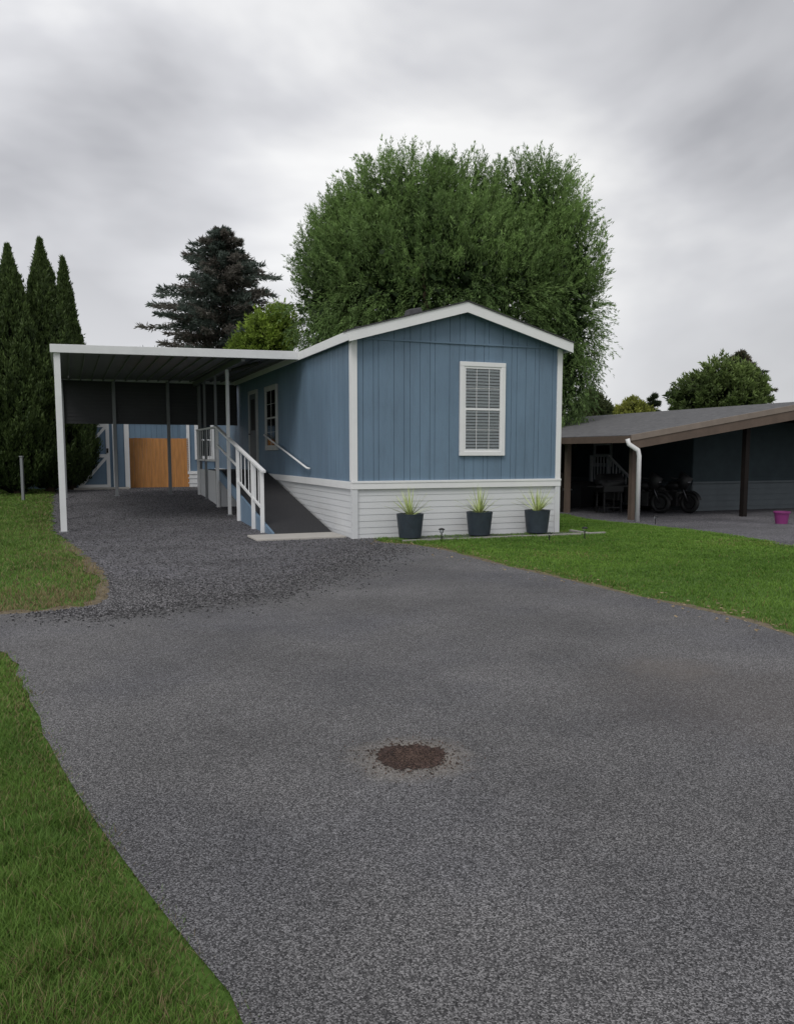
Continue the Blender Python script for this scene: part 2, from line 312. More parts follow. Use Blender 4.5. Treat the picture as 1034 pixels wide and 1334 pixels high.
# ------------------------------------------------ grass
def polydist(x,y,line):
    d=np.full(len(x),1e9)
    for (x0,y0),(x1,y1) in zip(line[:-1],line[1:]):
        dx,dy=x1-x0,y1-y0; L=dx*dx+dy*dy+1e-9; t=np.clip(((x-x0)*dx+(y-y0)*dy)/L,0,1); d=np.minimum(d,np.hypot(x-x0-t*dx,y-y0-t*dy))
    return d
def fld(x,y,s,ph=0):
    return .5+.25*np.sin(x*s+1.3*np.sin(y*s*.8+ph)+ph)+.25*np.sin(y*s*1.3+1.7*np.sin(x*s*.6)+2*ph)
def grass(name,poly,n_,hmin,hmax,line,brown,label,wk=.0011,dens=None,wmin=.0035,tone=(1,1,1),edge=(.35,.2)):
    x,y=scatter(poly,n_); x=x+rng.normal(0,.03,len(x)); d=polydist(x,y,line)
    if dens is not None:
        k=rng.random(len(x))<dens(x,y); x,y,d=x[k],y[k],d[k]
    k=rng.random(len(x))<np.clip(edge[0]+d/edge[1],0,1)*np.clip(.5+1.2*fld(x,y,9,4),0,1)**np.exp(-d/.15); x,y,d=x[k],y[k],d[k]
    m_=len(x); dist=np.hypot(x,y); clump=fld(x,y,17,1)*fld(x,y,5,2)
    h=rng.uniform(hmin,hmax,m_)*np.clip(.6+d/.5,.5,1)*(.7+.9*clump); w=np.maximum(wmin,dist*wk)
    a=rng.uniform(0,6.28,m_); lean=rng.normal(0,.5,(m_,2))*h[:,None]
    z=gzn(x,y); ca,sa=np.cos(a)*w/2,np.sin(a)*w/2
    v0=np.stack([x-ca,y-sa,z],-1); v1=np.stack([x+ca,y+sa,z],-1)
    v2=np.stack([x+ca*.7+lean[:,0]*.45,y+sa*.7+lean[:,1]*.45,z+h*.6],-1); v3=np.stack([x-ca*.7+lean[:,0]*.45,y-sa*.7+lean[:,1]*.45,z+h*.6],-1)
    v4=np.stack([x+lean[:,0],y+lean[:,1],z+h],-1)
    Vv=np.stack([v0,v1,v2,v3,v4],1).reshape(-1,3); b0=np.arange(m_)*5
    Ff=np.concatenate([np.stack([b0,b0+1,b0+2],-1),np.stack([b0,b0+2,b0+3],-1),np.stack([b0+3,b0+2,b0+4],-1)])
    t=fld(x,y,1.1,.4)[:,None]*.4+fld(x,y,4.3,2)[:,None]*.3+rng.random((m_,1))*.5
    col=np.array([.065,.14,.024])*(1-t)+np.array([.21,.34,.07])*t
    pb=np.clip(brown(x,y,d),0,1); k=rng.random(m_)<pb; col[k]=np.array([.36,.28,.15])*rng.uniform(.5,1.1,(k.sum(),1))
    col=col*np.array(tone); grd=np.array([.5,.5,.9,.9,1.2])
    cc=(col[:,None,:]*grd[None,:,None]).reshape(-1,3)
    return tag(npmesh(name,Vv,Ff,M['grass'],cc),label,'grass',kind='stuff')
dn=lambda x,y:np.clip((4.2/np.maximum(np.hypot(x,y),2.2))**2,0,1)*(x>-5.5)*(y>.6)
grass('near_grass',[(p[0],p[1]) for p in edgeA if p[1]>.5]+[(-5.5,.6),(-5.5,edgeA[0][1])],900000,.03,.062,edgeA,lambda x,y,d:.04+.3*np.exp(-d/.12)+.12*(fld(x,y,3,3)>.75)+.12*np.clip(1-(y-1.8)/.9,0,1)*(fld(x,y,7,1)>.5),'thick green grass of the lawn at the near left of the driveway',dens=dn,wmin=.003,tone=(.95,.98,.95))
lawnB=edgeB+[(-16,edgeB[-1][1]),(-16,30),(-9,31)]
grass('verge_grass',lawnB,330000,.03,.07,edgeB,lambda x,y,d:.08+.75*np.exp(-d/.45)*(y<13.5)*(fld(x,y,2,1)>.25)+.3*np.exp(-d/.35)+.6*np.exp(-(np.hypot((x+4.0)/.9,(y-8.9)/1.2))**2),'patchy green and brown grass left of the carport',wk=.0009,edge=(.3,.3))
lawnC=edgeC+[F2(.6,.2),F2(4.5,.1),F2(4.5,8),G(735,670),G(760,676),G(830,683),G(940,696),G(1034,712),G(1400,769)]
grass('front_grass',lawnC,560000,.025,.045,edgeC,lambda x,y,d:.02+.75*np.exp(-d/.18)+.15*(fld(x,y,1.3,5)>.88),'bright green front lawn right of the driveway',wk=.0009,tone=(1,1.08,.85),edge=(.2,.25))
k=rng.integers(0,len(edgeC)-1,300); tt=rng.random(300); ea=np.array(edgeC); q=ea[k]*(1-tt[:,None])+ea[k+1]*tt[:,None]+rng.normal(0,.22,(300,2))
def leafgeo(P,D,L,Wd,col,name,parent=None,mat_=None,flat=False):
    n_=len(P); D=D/np.linalg.norm(D,axis=1,keepdims=True); rnd=rng.normal(size=(n_,3))
    if flat: rnd=np.array([[0,0,1.0]])+rnd*.3
    S=np.cross(D,rnd); S/=np.linalg.norm(S,axis=1,keepdims=True)+1e-9
    L=np.asarray(L).reshape(-1,1)*np.ones((n_,1)); Wd=np.asarray(Wd).reshape(-1,1)*np.ones((n_,1))
    Vv=np.stack([P,P+D*L*.45+S*Wd/2,P+D*L,P+D*L*.45-S*Wd/2],1).reshape(-1,3)
    Ff=np.arange(n_*4).reshape(-1,4)
    return npmesh(name,Vv,Ff,mat_ or M['leaf'],np.repeat(col,4,0),parent)
P=np.column_stack([q,gzn(q[:,0],q[:,1])+.02+rng.random(300)*.03]); D=rng.normal(size=(300,3))*np.array([1,1,.15])
tag(leafgeo(P,D,.045,.03,np.array([.35,.27,.16])*rng.uniform(.5,1.3,(300,1)),'fallen_leaves',flat=True),'dry fallen leaves along the edge of the front lawn','leaves',kind='stuff')
# ------------------------------------------------ BLUE HOUSE
house=thing('mobile_home','long blue mobile home with white skirting, white trim and low gable roof','house',O,TH)
ZB=1.07; ZE=3.70; AP=W/2; RISE=.60; HL=17.0
def ztop(u): return ZE+RISE*(1-abs(u-AP)/AP)-.02
wb=MB()
wb.box(0.02,W-.02,.02,HL,ZB-.1,ZE-.02)
wb.v+=[(0.02,.02,ZE-.02),(W-.02,.02,ZE-.02),(AP,.02,ZE+RISE-.03),(0.02,HL,ZE-.02),(W-.02,HL,ZE-.02),(AP,HL,ZE+RISE-.03)]
k=len(wb.v)-6; wb.f+=[(k,k+1,k+2),(k+5,k+4,k+3),(k,k+2,k+5,k+3),(k+1,k+4,k+5,k+2)]
wb.build('wall_core',M['bluegroove'],house)
fs=MB(); u=.0; i=0
SP=[.203,.203,.10,.305,.203,.12]
while u<W-.02:
    w_=SP[i%6]
    a_,b_=u+.003,min(u+w_-.005,W); i+=1; u+=w_
    fs.box(a_,b_,-.008,.016,ZB-.02,ZE-.025)
    pts=[a_]+([AP] if a_<AP<b_ else [])+[b_]
    for p,q2 in zip(pts[:-1],pts[1:]):
        fs.hexa([(p,-.02,ZE-.02),(q2,-.02,ZE-.02),(q2,.015,ZE-.02),(p,.015,ZE-.02)],[(p,-.02,ztop(p)),(q2,-.02,ztop(q2)),(q2,.015,ztop(q2)),(p,.015,ztop(p))])
fs.build('front_siding',M['blue'],house)
for xx0,xx1 in ((-.010,.016),(W-.016,W+.010)):
    fs=MB(); v=0; i=0
    while v<HL:
        w_=SP[i%6]; i+=1
        fs.box(xx0,xx1,v+.006,v+w_-.008,ZB-.02,ZE); v+=w_
    fs.build('side_siding',M['blue'],house)
MB().box(.05,W-.05,-.032,-.013,ZE-.045,ZE-.015).build('drip_strip',M['blue'],house)
def lapx(mb,x0,x1,y,z0,z1,n_,sgn=-1,d=.018):
    h=(z1-z0)/n_
    for i in range(n_):
        z=z0+i*h; ya=y+sgn*(.006+d); yb=y+sgn*.006
        mb.hexa([(x0,ya,z),(x1,ya,z),(x1,y,z),(x0,y,z)],[(x0,yb,z+h-.002),(x1,yb,z+h-.002),(x1,y,z+h-.002),(x0,y,z+h-.002)])
def lapy(mb,y0,y1,x,z0,z1,n_,sgn=-1,d=.018):
    h=(z1-z0)/n_
    for i in range(n_):
        z=z0+i*h; xa=x+sgn*(.006+d); xb=x+sgn*.006
        mb.hexa([(xa,y1,z),(xa,y0,z),(x,y0,z),(x,y1,z)],[(xb,y1,z+h-.002),(xb,y0,z+h-.002),(x,y0,z+h-.002),(x,y1,z+h-.002)])
sk=MB(); sk.box(.02,W-.02,.02,HL,-.2,.97)
lapx(sk,.045,W-.045,.02,-.14,.93,9,d=.007); lapy(sk,.06,HL,.02,-.14,.93,9,d=.007); lapy(sk,.06,HL,W-.02,-.14,.93,9,1,d=.007)
sk.build('skirting',M['skirt'],house)
tb=MB(); tb.box(-.035,W+.035,-.04,.018,.93,ZB); tb.box(-.035,.018,.02,HL,.93,ZB); tb.box(W-.018,W+.035,.02,HL,.93,ZB)
tb.box(-.04,W+.04,-.05,.018,ZB-.03,ZB+.012)
tb.build('band_trim',M['white'],house,bevel=.004)
for (a_,b_) in ((-.028,.085),(W-.085,W+.028)):
    MB().box(a_,b_,-.034,.05,ZB+.013,ZE-.03).build('corner_trim',M['white'],house,bevel=.005)
    MB().box(a_,b_,-.03,.05,-.15,.929).build('skirt_corner',M['skirt'],house)
MB().box(-.028,.0,.052,.11,ZB+.013,ZE-.03).build('corner_trim',M['white'],house,bevel=.004)
OH=.11; EU0,EU1=-OH,W+OH; ZR=3.77; ZA=4.41; FO=-.22
def roofz(u,dz=0): return ZR+(ZA-ZR)*(1-abs(u-AP)/(AP+OH))+dz
rf=MB()
for a_,b_ in ((EU0,AP),(AP,EU1)):
    rf.hexa([(a_,FO,roofz(a_,-.06)),(b_,FO,roofz(b_,-.06)),(b_,HL+.2,roofz(b_,-.06)),(a_,HL+.2,roofz(a_,-.06))],[(a_,FO,roofz(a_)),(b_,FO,roofz(b_)),(b_,HL+.2,roofz(b_)),(a_,HL+.2,roofz(a_))])
roof=rf.build('roof',M['roof'],house)
fa=MB()
for a_,b_ in ((EU0-.02,AP),(AP,EU1+.02)):
    fa.hexa([(a_,FO-.03,roofz(a_,-.19)),(b_,FO-.03,roofz(b_,-.19)),(b_,FO-.001,roofz(b_,-.19)),(a_,FO-.001,roofz(a_,-.19))],[(a_,FO-.03,roofz(a_,.0)),(b_,FO-.03,roofz(b_,.0)),(b_,FO-.001,roofz(b_,.0)),(a_,FO-.001,roofz(a_,.0))])
fa.build('gable_fascia',M['white'],house)
fa=MB()
for a_,b_ in ((EU0-.04,AP),(AP,EU1+.04)):
    fa.hexa([(a_,FO-.05,roofz(a_,.003)),(b_,FO-.05,roofz(b_,.003)),(b_,FO+.3,roofz(b_,.003)),(a_,FO+.3,roofz(a_,.003))],[(a_,FO-.05,roofz(a_,.022)),(b_,FO-.05,roofz(b_,.022)),(b_,FO+.3,roofz(b_,.022)),(a_,FO+.3,roofz(a_,.022))])
fa.build('shingle_edge',M['roof'],house)
sf=MB()
for a_,b_ in ((EU0,AP),(AP,EU1)):
    sf.hexa([(a_,FO+.002,roofz(a_,-.15)),(b_,FO+.002,roofz(b_,-.15)),(b_,.0,roofz(b_,-.15)),(a_,.0,roofz(a_,-.15))],[(a_,FO+.002,roofz(a_,-.065)),(b_,FO+.002,roofz(b_,-.065)),(b_,.0,roofz(b_,-.065)),(a_,.0,roofz(a_,-.065))])
sf.build('soffit',M['blue'],house)
for a_ in (EU0-.025,EU1):
    MB().box(a_,a_+.025,FO,HL+.2,roofz(EU0,-.17),roofz(EU0,.0)).build('eave_fascia',M['white'],house)
MB().lathe([(.07,0),(.07,.22),(.11,.23),(.11,.3),(.0,.32)],(1.7,4.5,roofz(1.7)),16).build('vent_pipe',M['dark'],roof,smooth=True)
m_=MB(); m_.hexa([(1.38,.7,roofz(1.38)-.02),(1.72,.7,roofz(1.72)-.02),(1.72,1.0,roofz(1.72)-.02),(1.38,1.0,roofz(1.38)-.02)],[(1.42,.74,roofz(1.38)+.2),(1.68,.74,roofz(1.68)+.17),(1.68,.96,roofz(1.68)+.17),(1.42,.96,roofz(1.38)+.2)]); m_.build('roof_vent',M['roof'],roof,bevel=.02)
def window(parent,place,w,h,name='window',grid=(3,2),blind=True,label=None,fw=.085,fm='white'):
    e=bpy.data.objects.new(name,None); C.objects.link(e); e.parent=parent; e.location=place[0]; e.rotation_euler=(0,0,place[1])
    if label: e['label']=label
    f=MB(); f.box(-fw,w+fw,-.06,-.002,h,h+fw); f.box(-fw,w+fw,-.06,-.002,-fw,0); f.box(-fw,0,-.058,-.002,0,h); f.box(w,w+fw,-.058,-.002,0,h)
    f.build('window_frame',M[fm],e,bevel=.006)
    s=MB(); z2=h*.5
    for za,zb,yy in ((0,z2+.02,-.04),(z2-.02,h,-.034)):
        s.box(.0,.035,yy-.012,yy+.012,za,zb); s.box(w-.035,w,yy-.012,yy+.012,za,zb); s.box(.035,w-.035,yy-.012,yy+.012,za,za+.04); s.box(.035,w-.035,yy-.012,yy+.012,zb-.04,zb)
        if grid:
            for k in range(1,grid[0]): x_=w*k/grid[0]; s.box(x_-.004,x_+.004,yy-.004,yy+.004,za+.04,zb-.04)
            for k in range(1,grid[1]): z_=za+(zb-za)*k/grid[1]; s.box(.035,w-.035,yy-.0035,yy+.0035,z_-.004,z_+.004)
    s.build('sash',M[fm],e)
    MB().box(.01,w-.01,-.0285,-.0275,.01,h-.01).build('pane',M['glass'],e)
    if blind:
        bl=MB(); z=.02
        while z<h-.03:
            bl.hexa([(.02,-.026,z),(w-.02,-.026,z),(w-.02,-.018,z+.043),(.02,-.018,z+.043)],[(.02,-.024,z+.001),(w-.02,-.024,z+.001),(w-.02,-.016,z+.044),(.02,-.016,z+.044)]); z+=.06
        bl.build('blinds',M['blinds'],e)
    MB().box(0,w,-.0095,-.0085,0,h).build('dark_interior',M['dark'],e)
    return e
u0=H(603.5,533,-.03)[0]; u1=H(652,533,-.03)[0]; z0=H(628,588,-.03)[1]; z1=H(628,478,-.03)[1]
window(house,((u0,-.009,z0),0),u1-u0,z1-z0,grid=(3,2),label='front window with white blinds')
window(house,((-.011,6.85,1.75),-math.pi/2),1.1,1.45,grid=(2,2),blind=False,fm='shadewhite')
de=bpy.data.objects.new('door',None); C.objects.link(de); de.parent=house; de.location=(-.011,8.95,1.12); de.rotation_euler=(0,0,-math.pi/2)
d_=MB(); d_.box(-.09,0,-.05,0,0,2.1); d_.box(.9,.99,-.05,0,0,2.1); d_.box(-.09,.99,-.05,0,2.1,2.19); d_.build('door_frame',M['shadewhite'],de)
d_=MB(); d_.box(.003,.897,-.03,0,0.01,2.09); d_.build('door_leaf',M['doorm'],de)
MB().box(.2,.7,-.034,-.031,1.1,1.95).build('door_glass',M['dark'],de)
MB().lathe([(0,-.02),(.03,-.02),(.03,.02),(0,.02)],(.08,-.06,1.0),12).build('handle',M['chrome'],de)
ad=MB(); ad.box(-.95,-.03,15.2,17,.9,3.3); ad.build('rear_addition_wall',M['blue'],house)
ad=MB(); ad.box(-.96,-.03,15.17,17,.2,.9); lapx(ad,-.96,-.03,15.17,.2,.88,4); ad.build('rear_addition_skirting',M['skirt'],house)
ad=MB(); ad.box(-.98,-.88,15.15,15.2,.97,3.3); ad.box(-.97,-.04,15.14,15.2,.86,.965); ad.build('rear_addition_trim',M['white'],house)
window(house,((-.62,15.2,1.45),0),.5,1.2,grid=None,blind=False)
# ------------------------------------------------ CARPORT
CU,CV0,CV1=-5.0,3.3,10.7
cb=(CU,CV0,0)
car=thing('carport','flat roofed white metal carport attached to the left side of the blue home','carport',FW(CU,CV0,0),TH)
def czt(u): return 3.68+.08*(u-CU)/5.0
cr_=MB(); u=CU-.05
while u<-.13:
    b_=min(u+.3,-.12)
    cr_.hexa([(u,CV0,czt(u)-.03),(b_-.004,CV0,czt(b_)-.03),(b_-.004,CV1,czt(b_)-.03),(u,CV1,czt(u)-.03)],[(u,CV0,czt(u)),(b_-.004,CV0,czt(b_)),(b_-.004,CV1,czt(b_)),(u,CV1,czt(u))])
    cr_.box(u,u+.03,CV0,CV1,czt(u)-.07,czt(u)-.031); u+=.3
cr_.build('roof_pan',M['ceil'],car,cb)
f_=MB(); zf=czt(CU)
f_.hexa([(CU-.1,CV0-.06,zf-.13),(-.125,CV0-.06,zf-.07),(-.125,CV0-.003,zf-.07),(CU-.1,CV0-.003,zf-.13)],[(CU-.1,CV0-.06,zf+.03),(-.125,CV0-.06,zf+.105),(-.125,CV0-.003,zf+.105),(CU-.1,CV0-.003,zf+.03)])
f_.build('front_fascia',M['metalwhite'],car,cb,bevel=.006)
f_=MB().box(CU-.1,CU-.053,CV0,CV1,zf-.13,zf+.03); f_.build('gutter',M['metalwhite'],car,cb)
MB().box(CU-.03,-.14,CV1+.005,CV1+.05,zf-.13,zf+.06).build('rear_fascia',M['metalwhite'],car,cb)
MB().box(-1.35,-1.27,CV0+.05,CV1-.01,czt(-1.31)-.2,czt(-1.31)-.075).build('roof_beam',M['ceil'],car,cb)
MB().tube([(-.9,CV0+.3,3.55),(-1.25,CV0+1.6,3.5)],.04,8).build('black_downspout',M['black'],car,cb)  # slanting black downspout below the roof front, not a light fitting
pn=MB(); z=2.42
while z<3.56:
    pn.hexa([(CU+.06,CV1-.03,z),(-.06,CV1-.03,z),(-.06,CV1-.002,z),(CU+.06,CV1-.002,z)],[(CU+.06,CV1-.03,z+.05),(-.06,CV1-.03,z+.05),(-.06,CV1-.002,z+.05),(CU+.06,CV1-.002,z+.05)])
    pn.hexa([(CU+.06,CV1-.016,z+.05),(-.06,CV1-.016,z+.05),(-.06,CV1-.002,z+.05),(CU+.06,CV1-.002,z+.05)],[(CU+.06,CV1-.016,z+.1),(-.06,CV1-.016,z+.1),(-.06,CV1-.002,z+.1),(CU+.06,CV1-.002,z+.1)]); z+=.1
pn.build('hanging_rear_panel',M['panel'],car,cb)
def cpost(u,v,w=.1,m='metalwhite',lab=None):
    g_=gf(u,v); o=MB().box(u-w/2,u+w/2,v-w/2,v+w/2,g_-.05,czt(u)-.075 if abs(u+1.31)>.05 else czt(u)-.2).build('post',M[m],car,cb,bevel=.005)
    MB().box(u-w*.8,u+w*.8,v-w*.8,v+w*.8,g_,g_+.035).build('base_plate',M['grey'],o,cb)
    if lab: o['label']=lab
cpost(CU+.02,CV0+.06,.12,lab='thick white front corner post')
cpost(-1.31,5.3,.075)
cpost(-1.31,7.0,.06,'grey'); cpost(-1.31,8.8,.06,'grey')
for u_ in (CU+.06,-3.57,-2.08,-1.19): cpost(u_,CV1-.09,.09,'grey')
for v_ in (5.8,8.2): cpost(CU+.02,v_,.09,'grey')
# ------------------------------------------------ RAMP
SL=.19; V0=1.1; VD=6.9; ZD=SL*(VD-V0); UR=-1.25; VE=10.3
ramp=thing('wheelchair_ramp','sloping entry ramp with white railings and dark surface along the blue wall','ramp',FW(UR,V0,0),TH); rb=(UR,V0,0)
r=MB().hexa([(UR+.04,V0,.0),(-.06,V0,.0),(-.06,VD,ZD-.05),(UR+.04,VD,ZD-.05)],[(UR+.04,V0,.04),(-.06,V0,.04),(-.06,VD,ZD+.02),(UR+.04,VD,ZD+.02)])
r.build('ramp_surface',M['rampsurf'],ramp,rb)
MB().box(UR+.04,-.06,VD+.002,VE,ZD-.06,ZD+.02).build('landing',M['rampsurf'],ramp,rb)
s_=MB().hexa([(UR-.02,V0,-.05),(UR+.03,V0,-.05),(UR+.03,4.6,-.05),(UR-.02,4.6,-.05)],[(UR-.02,V0,.07),(UR+.03,V0,.07),(UR+.03,4.6,SL*3.5+.05),(UR-.02,4.6,SL*3.5+.05)])
s_.build('side_board',M['blue'],ramp,rb)
s_=MB().hexa([(UR-.02,4.6,SL*3.5-.18),(UR+.03,4.6,SL*3.5-.18),(UR+.03,VD,ZD-.2),(UR-.02,VD,ZD-.2)],[(UR-.02,4.6,SL*3.5+.05),(UR+.03,4.6,SL*3.5+.05),(UR+.03,VD,ZD+.05),(UR-.02,VD,ZD+.05)])
s_.build('rim_board',M['blue'],ramp,rb)
s_=MB(); lapy(s_,VD+.02,VE,UR,0,ZD+.03,9); s_.box(UR+.001,UR+.03,VD+.02,VE,0,ZD+.03); lapx(s_,UR+.03,-.08,VE+.01,0,ZD,9,1); lapx(s_,UR+.03,-.08,VD+.02,0,ZD-.07,9); s_.build('landing_skirt',M['skirt'],ramp,rb)
def rs(v): return SL*(v-V0) if v<VD else ZD
RH=1.15
r=MB(); r.beam((UR-.06,1.55,rs(1.55)+RH),(UR-.06,VD,ZD+RH),.08,.045); r.beam((UR-.06,VD,ZD+RH),(UR-.06,VE,ZD+RH),.08,.045); r.build('top_rail',M['white'],ramp,rb)
r=MB(); r.beam((UR-.06,1.75,rs(1.75)+.38),(UR-.06,4.2,rs(4.2)+.38),.035,.05); r.build('bottom_rail',M['white'],ramp,rb)
r=MB(); r.beam((UR-.06,VD,ZD+.3),(UR-.06,VE,ZD+.3),.035,.05); r.build('bottom_rail',M['white'],ramp,rb)
for v_ in (1.75,2.6,4.2,6.9,10.2):
    MB().box(UR-.095,UR-.022,v_-.035,v_+.035,gf(UR,v_)-.03,rs(v_)+RH-.02).build('rail_post',M['white'],ramp,rb,bevel=.005)
for v_ in (2.05,2.33,3.0,3.4,3.8,7.3,7.7,8.1,8.5,8.9,9.3,9.7):
    MB().box(UR-.069,UR-.051,v_-.009,v_+.009,rs(v_)+.38 if v_<6 else ZD+.3,rs(v_)+RH-.02).build('baluster',M['white'],ramp,rb)
r=MB(); r.beam((UR-.06,4.3,rs(4.3)+.7),(UR-.06,VD,ZD+.7),.03,.05); r.build('middle_rail',M['white'],ramp,rb)
r=MB(); r.tube([(-.04,2.75,1.26),(-.1,2.8,1.28),(-.1,6.9,2.06),(-.04,6.95,2.06)],.022,8); r.build('wall_handrail',M['white'],ramp,rb,smooth=True)
pad=MB().box(-1.75,-.06,.22,V0-.005,-.05,.05).build('concrete_pad',M['conc'],None,(0,0,0),bevel=.01); pad.location=O; pad.rotation_euler=(0,0,TH)
tag(pad,'pale concrete slab at the foot of the entry ramp','slab')
# ------------------------------------------------ bed, border, planters
bed=sheet('planting_bed',[F2(.55,.0),F2(W+.25,.0),F2(W+.25,-.68),F2(.75,-.68)],.020,M['gravel'],'narrow gravel bed in front of the white skirting')
bo=MB(); u=.7
while u<W+.3:
    L=random.uniform(.28,.42); bo.box(u,u+L-.015,-.76+random.uniform(-.01,.01),-.69,-.03,.028+random.uniform(0,.01)); u+=L
v=-.68
for k in range(2): bo.box(W+.27,W+.34,v+.02,v+.32,-.03,.03); v+=.34
bo=bo.build('stone_border',M['edge'],None,bevel=.008); bo.location=O; bo.rotation_euler=(0,0,TH); tag(bo,'low pale stone edging between the front lawn and the planters','edging')
labs=['round slate pot with spiky plant, nearest the ramp, left of the front window','round slate pot with spiky plant directly beneath the front window','round slate pot with spiky plant at the right corner of the blue home']
def planter(px,py,lab,sd):
    rr=random.Random(sd); uu,_=H(px,690,-.38)
    p=FW(uu,-.38,.035); t=thing('potted_plant',lab,'potted plant',p,sd,'planters along the front skirting')
    MB().lathe([(0,0),(.19,0),(.205,.01),(.252,.43),(.255,.445),(.24,.448),(.225,.38),(.0,.375)],n=36).build('pot',M['pot'],t,smooth=False)
    MB().lathe([(.0,.40),(.2,.385),(.226,.378)],n=24).build('soil',M['soil'],t)
    lf=MB()
    for k in range(46):
        a=rr.uniform(0,6.283); el=R(rr.uniform(22,88)); L=rr.uniform(.4,.6); w=.017; pts=[]
        dirv=Vector((math.cos(a),math.sin(a),0)); sd_=Vector((-math.sin(a),math.cos(a),0)); pcur=Vector((0,0,.40))+dirv*.02; base=len(lf.v)
        for j in range(6):
            e_=el-j*.05*(1.2-math.sin(el)); ww=w*(1-j/5.2)*(1 if j else .7)
            lf.v+=[tuple(pcur-sd_*ww),tuple(pcur+Vector((0,0,-.004))),tuple(pcur+sd_*ww)]
            pcur=pcur+(dirv*math.cos(e_)+Vector((0,0,math.sin(e_))))*L/5
        for j in range(5):
            b0=base+j*3; lf.f+=[(b0,b0+1,b0+4,b0+3),(b0+1,b0+2,b0+5,b0+4)]
    lf.build('leaves',M['yucca'],t)
planter(534,703,labs[0],1); planter(624,704,labs[1],2); planter(699,702,labs[2],3)
def stake(px,py,lab,h=.28,cat='garden light'):
    x_,y_=G(px,py); t=thing('garden_light',lab,cat,(x_,y_,gz(x_,y_)),0)
    MB().tube([(0,0,-.03),(0,0,h*.7)],.011,8).build('stake',M['black'],t)
    MB().lathe([(0,h*.62),(.03,h*.63),(.036,h*.86),(.0,h*.86)],n=14).build('lens',M['glass'],t)
    MB().lathe([(0,h*.86),(.06,h*.865),(.055,h*.93),(.02,h),(0,h)],n=18).build('cap',M['black'],t,smooth=True)
stake(575,705,'small black garden light between the first two planters',.24)
stake(761,703,'small black garden light at the right end of the stone edging',.24)
stake(853,684,'small black garden light on the far edge of the front lawn',.25)
stake(715,705,'small black garden light in front of the right planter',.16)
# ------------------------------------------------ SHED, FENCE
gs=.40; SV=14.6
sh=thing('shed','blue storage shed with white trimmed double brace door behind the carport','shed',FW(-6.3,SV,gs),TH); sb=(-6.3,SV,gs)
m_=MB(); m_.box(-6.3,-2.95,SV+.02,SV+3,gs-.1,gs+2.5); m_.build('shed_wall_core',M['bluegroove'],sh,sb)
m_=MB(); u=-6.3
while u<-2.97: m_.box(u+.004,min(u+.2,-2.95)-.004,SV,SV+.019,gs,gs+2.5); u+=.2
m_.build('shed_siding',M['blue'],sh,sb)
m_=MB(); ap=-4.62
for a_,b_ in ((-6.5,ap),(ap,-2.75)):
    za,zb=(2.42,3.15) if a_<-5 else (3.15,2.42)
    m_.hexa([(a_,SV-.2,gs+za),(b_,SV-.2,gs+zb),(b_,SV+3.2,gs+zb),(a_,SV+3.2,gs+za)],[(a_,SV-.2,gs+za+.08),(b_,SV-.2,gs+zb+.08),(b_,SV+3.2,gs+zb+.08),(a_,SV+3.2,gs+za+.08)])
m_.build('shed_roof',M['roof'],sh,sb)
m_=MB(); m_.v+=[(-6.3,SV+.01,gs+2.5),(-2.95,SV+.01,gs+2.5),(ap,SV+.01,gs+3.13)]; m_.f+=[(0,1,2)]; m_.build('shed_gable',M['blue'],sh,sb)
for a_,b_ in ((-3.08,-2.93),(-3.45,-3.38)): MB().box(a_,b_,SV-.03,SV-.001,gs,gs+2.5).build('shed_trim',M['white'],sh,sb)
dr=bpy.data.objects.new('shed_door',None); C.objects.link(dr); dr.parent=sh; dr.location=(-4.55+6.3,0,0.05)
MB().box(0,1.0,-.04,-.001,0,2.1).build('door_leaf',M['blue'],dr)
m_=MB(); w=.11
m_.box(0,w,-.06,-.041,0,2.1); m_.box(1-w,1,-.06,-.041,0,2.1); m_.box(w,1-w,-.06,-.041,1.99,2.1); m_.box(w,1-w,-.06,-.041,0,.11); m_.box(w,1-w,-.06,-.041,1.0,1.11)
m_.beam((w,-.052,.1),(1-w,-.052,1.0),.018,.09,(0,0,1)); m_.beam((w,-.052,1.11),(1-w,-.052,2.0),.018,.09,(0,0,1)); m_.build('door_brace',M['white'],dr)
MB().box(.9,.96,-.09,-.061,1.15,1.3).build('handle',M['black'],dr)
st=MB().box(-4.7,-3.0,SV-.65,SV-.05,gs-.1,gs+.07).build('doorstep',M['conc'],None,(-4.7,SV-.65,gs)); st.location=FW(-4.7,SV-.65,gs); st.rotation_euler=(0,0,TH); tag(st,'low pale concrete step before the blue shed','step')
fe=thing('wooden_fence','orange brown cedar board fence between the shed and the blue home','fence',FW(-2.9,15.15,gs),TH); fb=(-2.9,15.15,gs)
m_=MB(); u=-2.88
while u<-.95: m_.box(u,u+.136,15.15,15.17,gs+.02,gs+1.70+random.uniform(-.006,.006)); u+=.14
m_.build('fence_boards',M['wood'],fe,fb)
for za,zb in ((.35,.44),(1.35,1.44)): MB().box(-2.88,-.97,15.173,15.21,gs+za,gs+zb).build('fence_rail',M['wood'],fe,fb)
for u_ in (-2.9,-1.0): MB().box(u_-.045,u_+.045,15.212,15.30,gs-.1,gs+1.7).build('fence_post',M['wood'],fe,fb)
ob=thing('outbuilding','blue outbuilding whose wall shows just above the cedar fence','outbuilding',FW(-3.6,19,gs),TH); oq=(-3.6,19,gs)
m_=MB(); u=-3.6
while u<1: m_.box(u+.003,u+.2-.004,19,19.02,gs,gs+2.7); u+=.2
m_.build('outbuilding_siding',M['blue'],ob,oq)
MB().box(-3.59,.99,19.022,22,gs-.1,gs+2.7).build('outbuilding_core',M['bluegroove'],ob,oq)
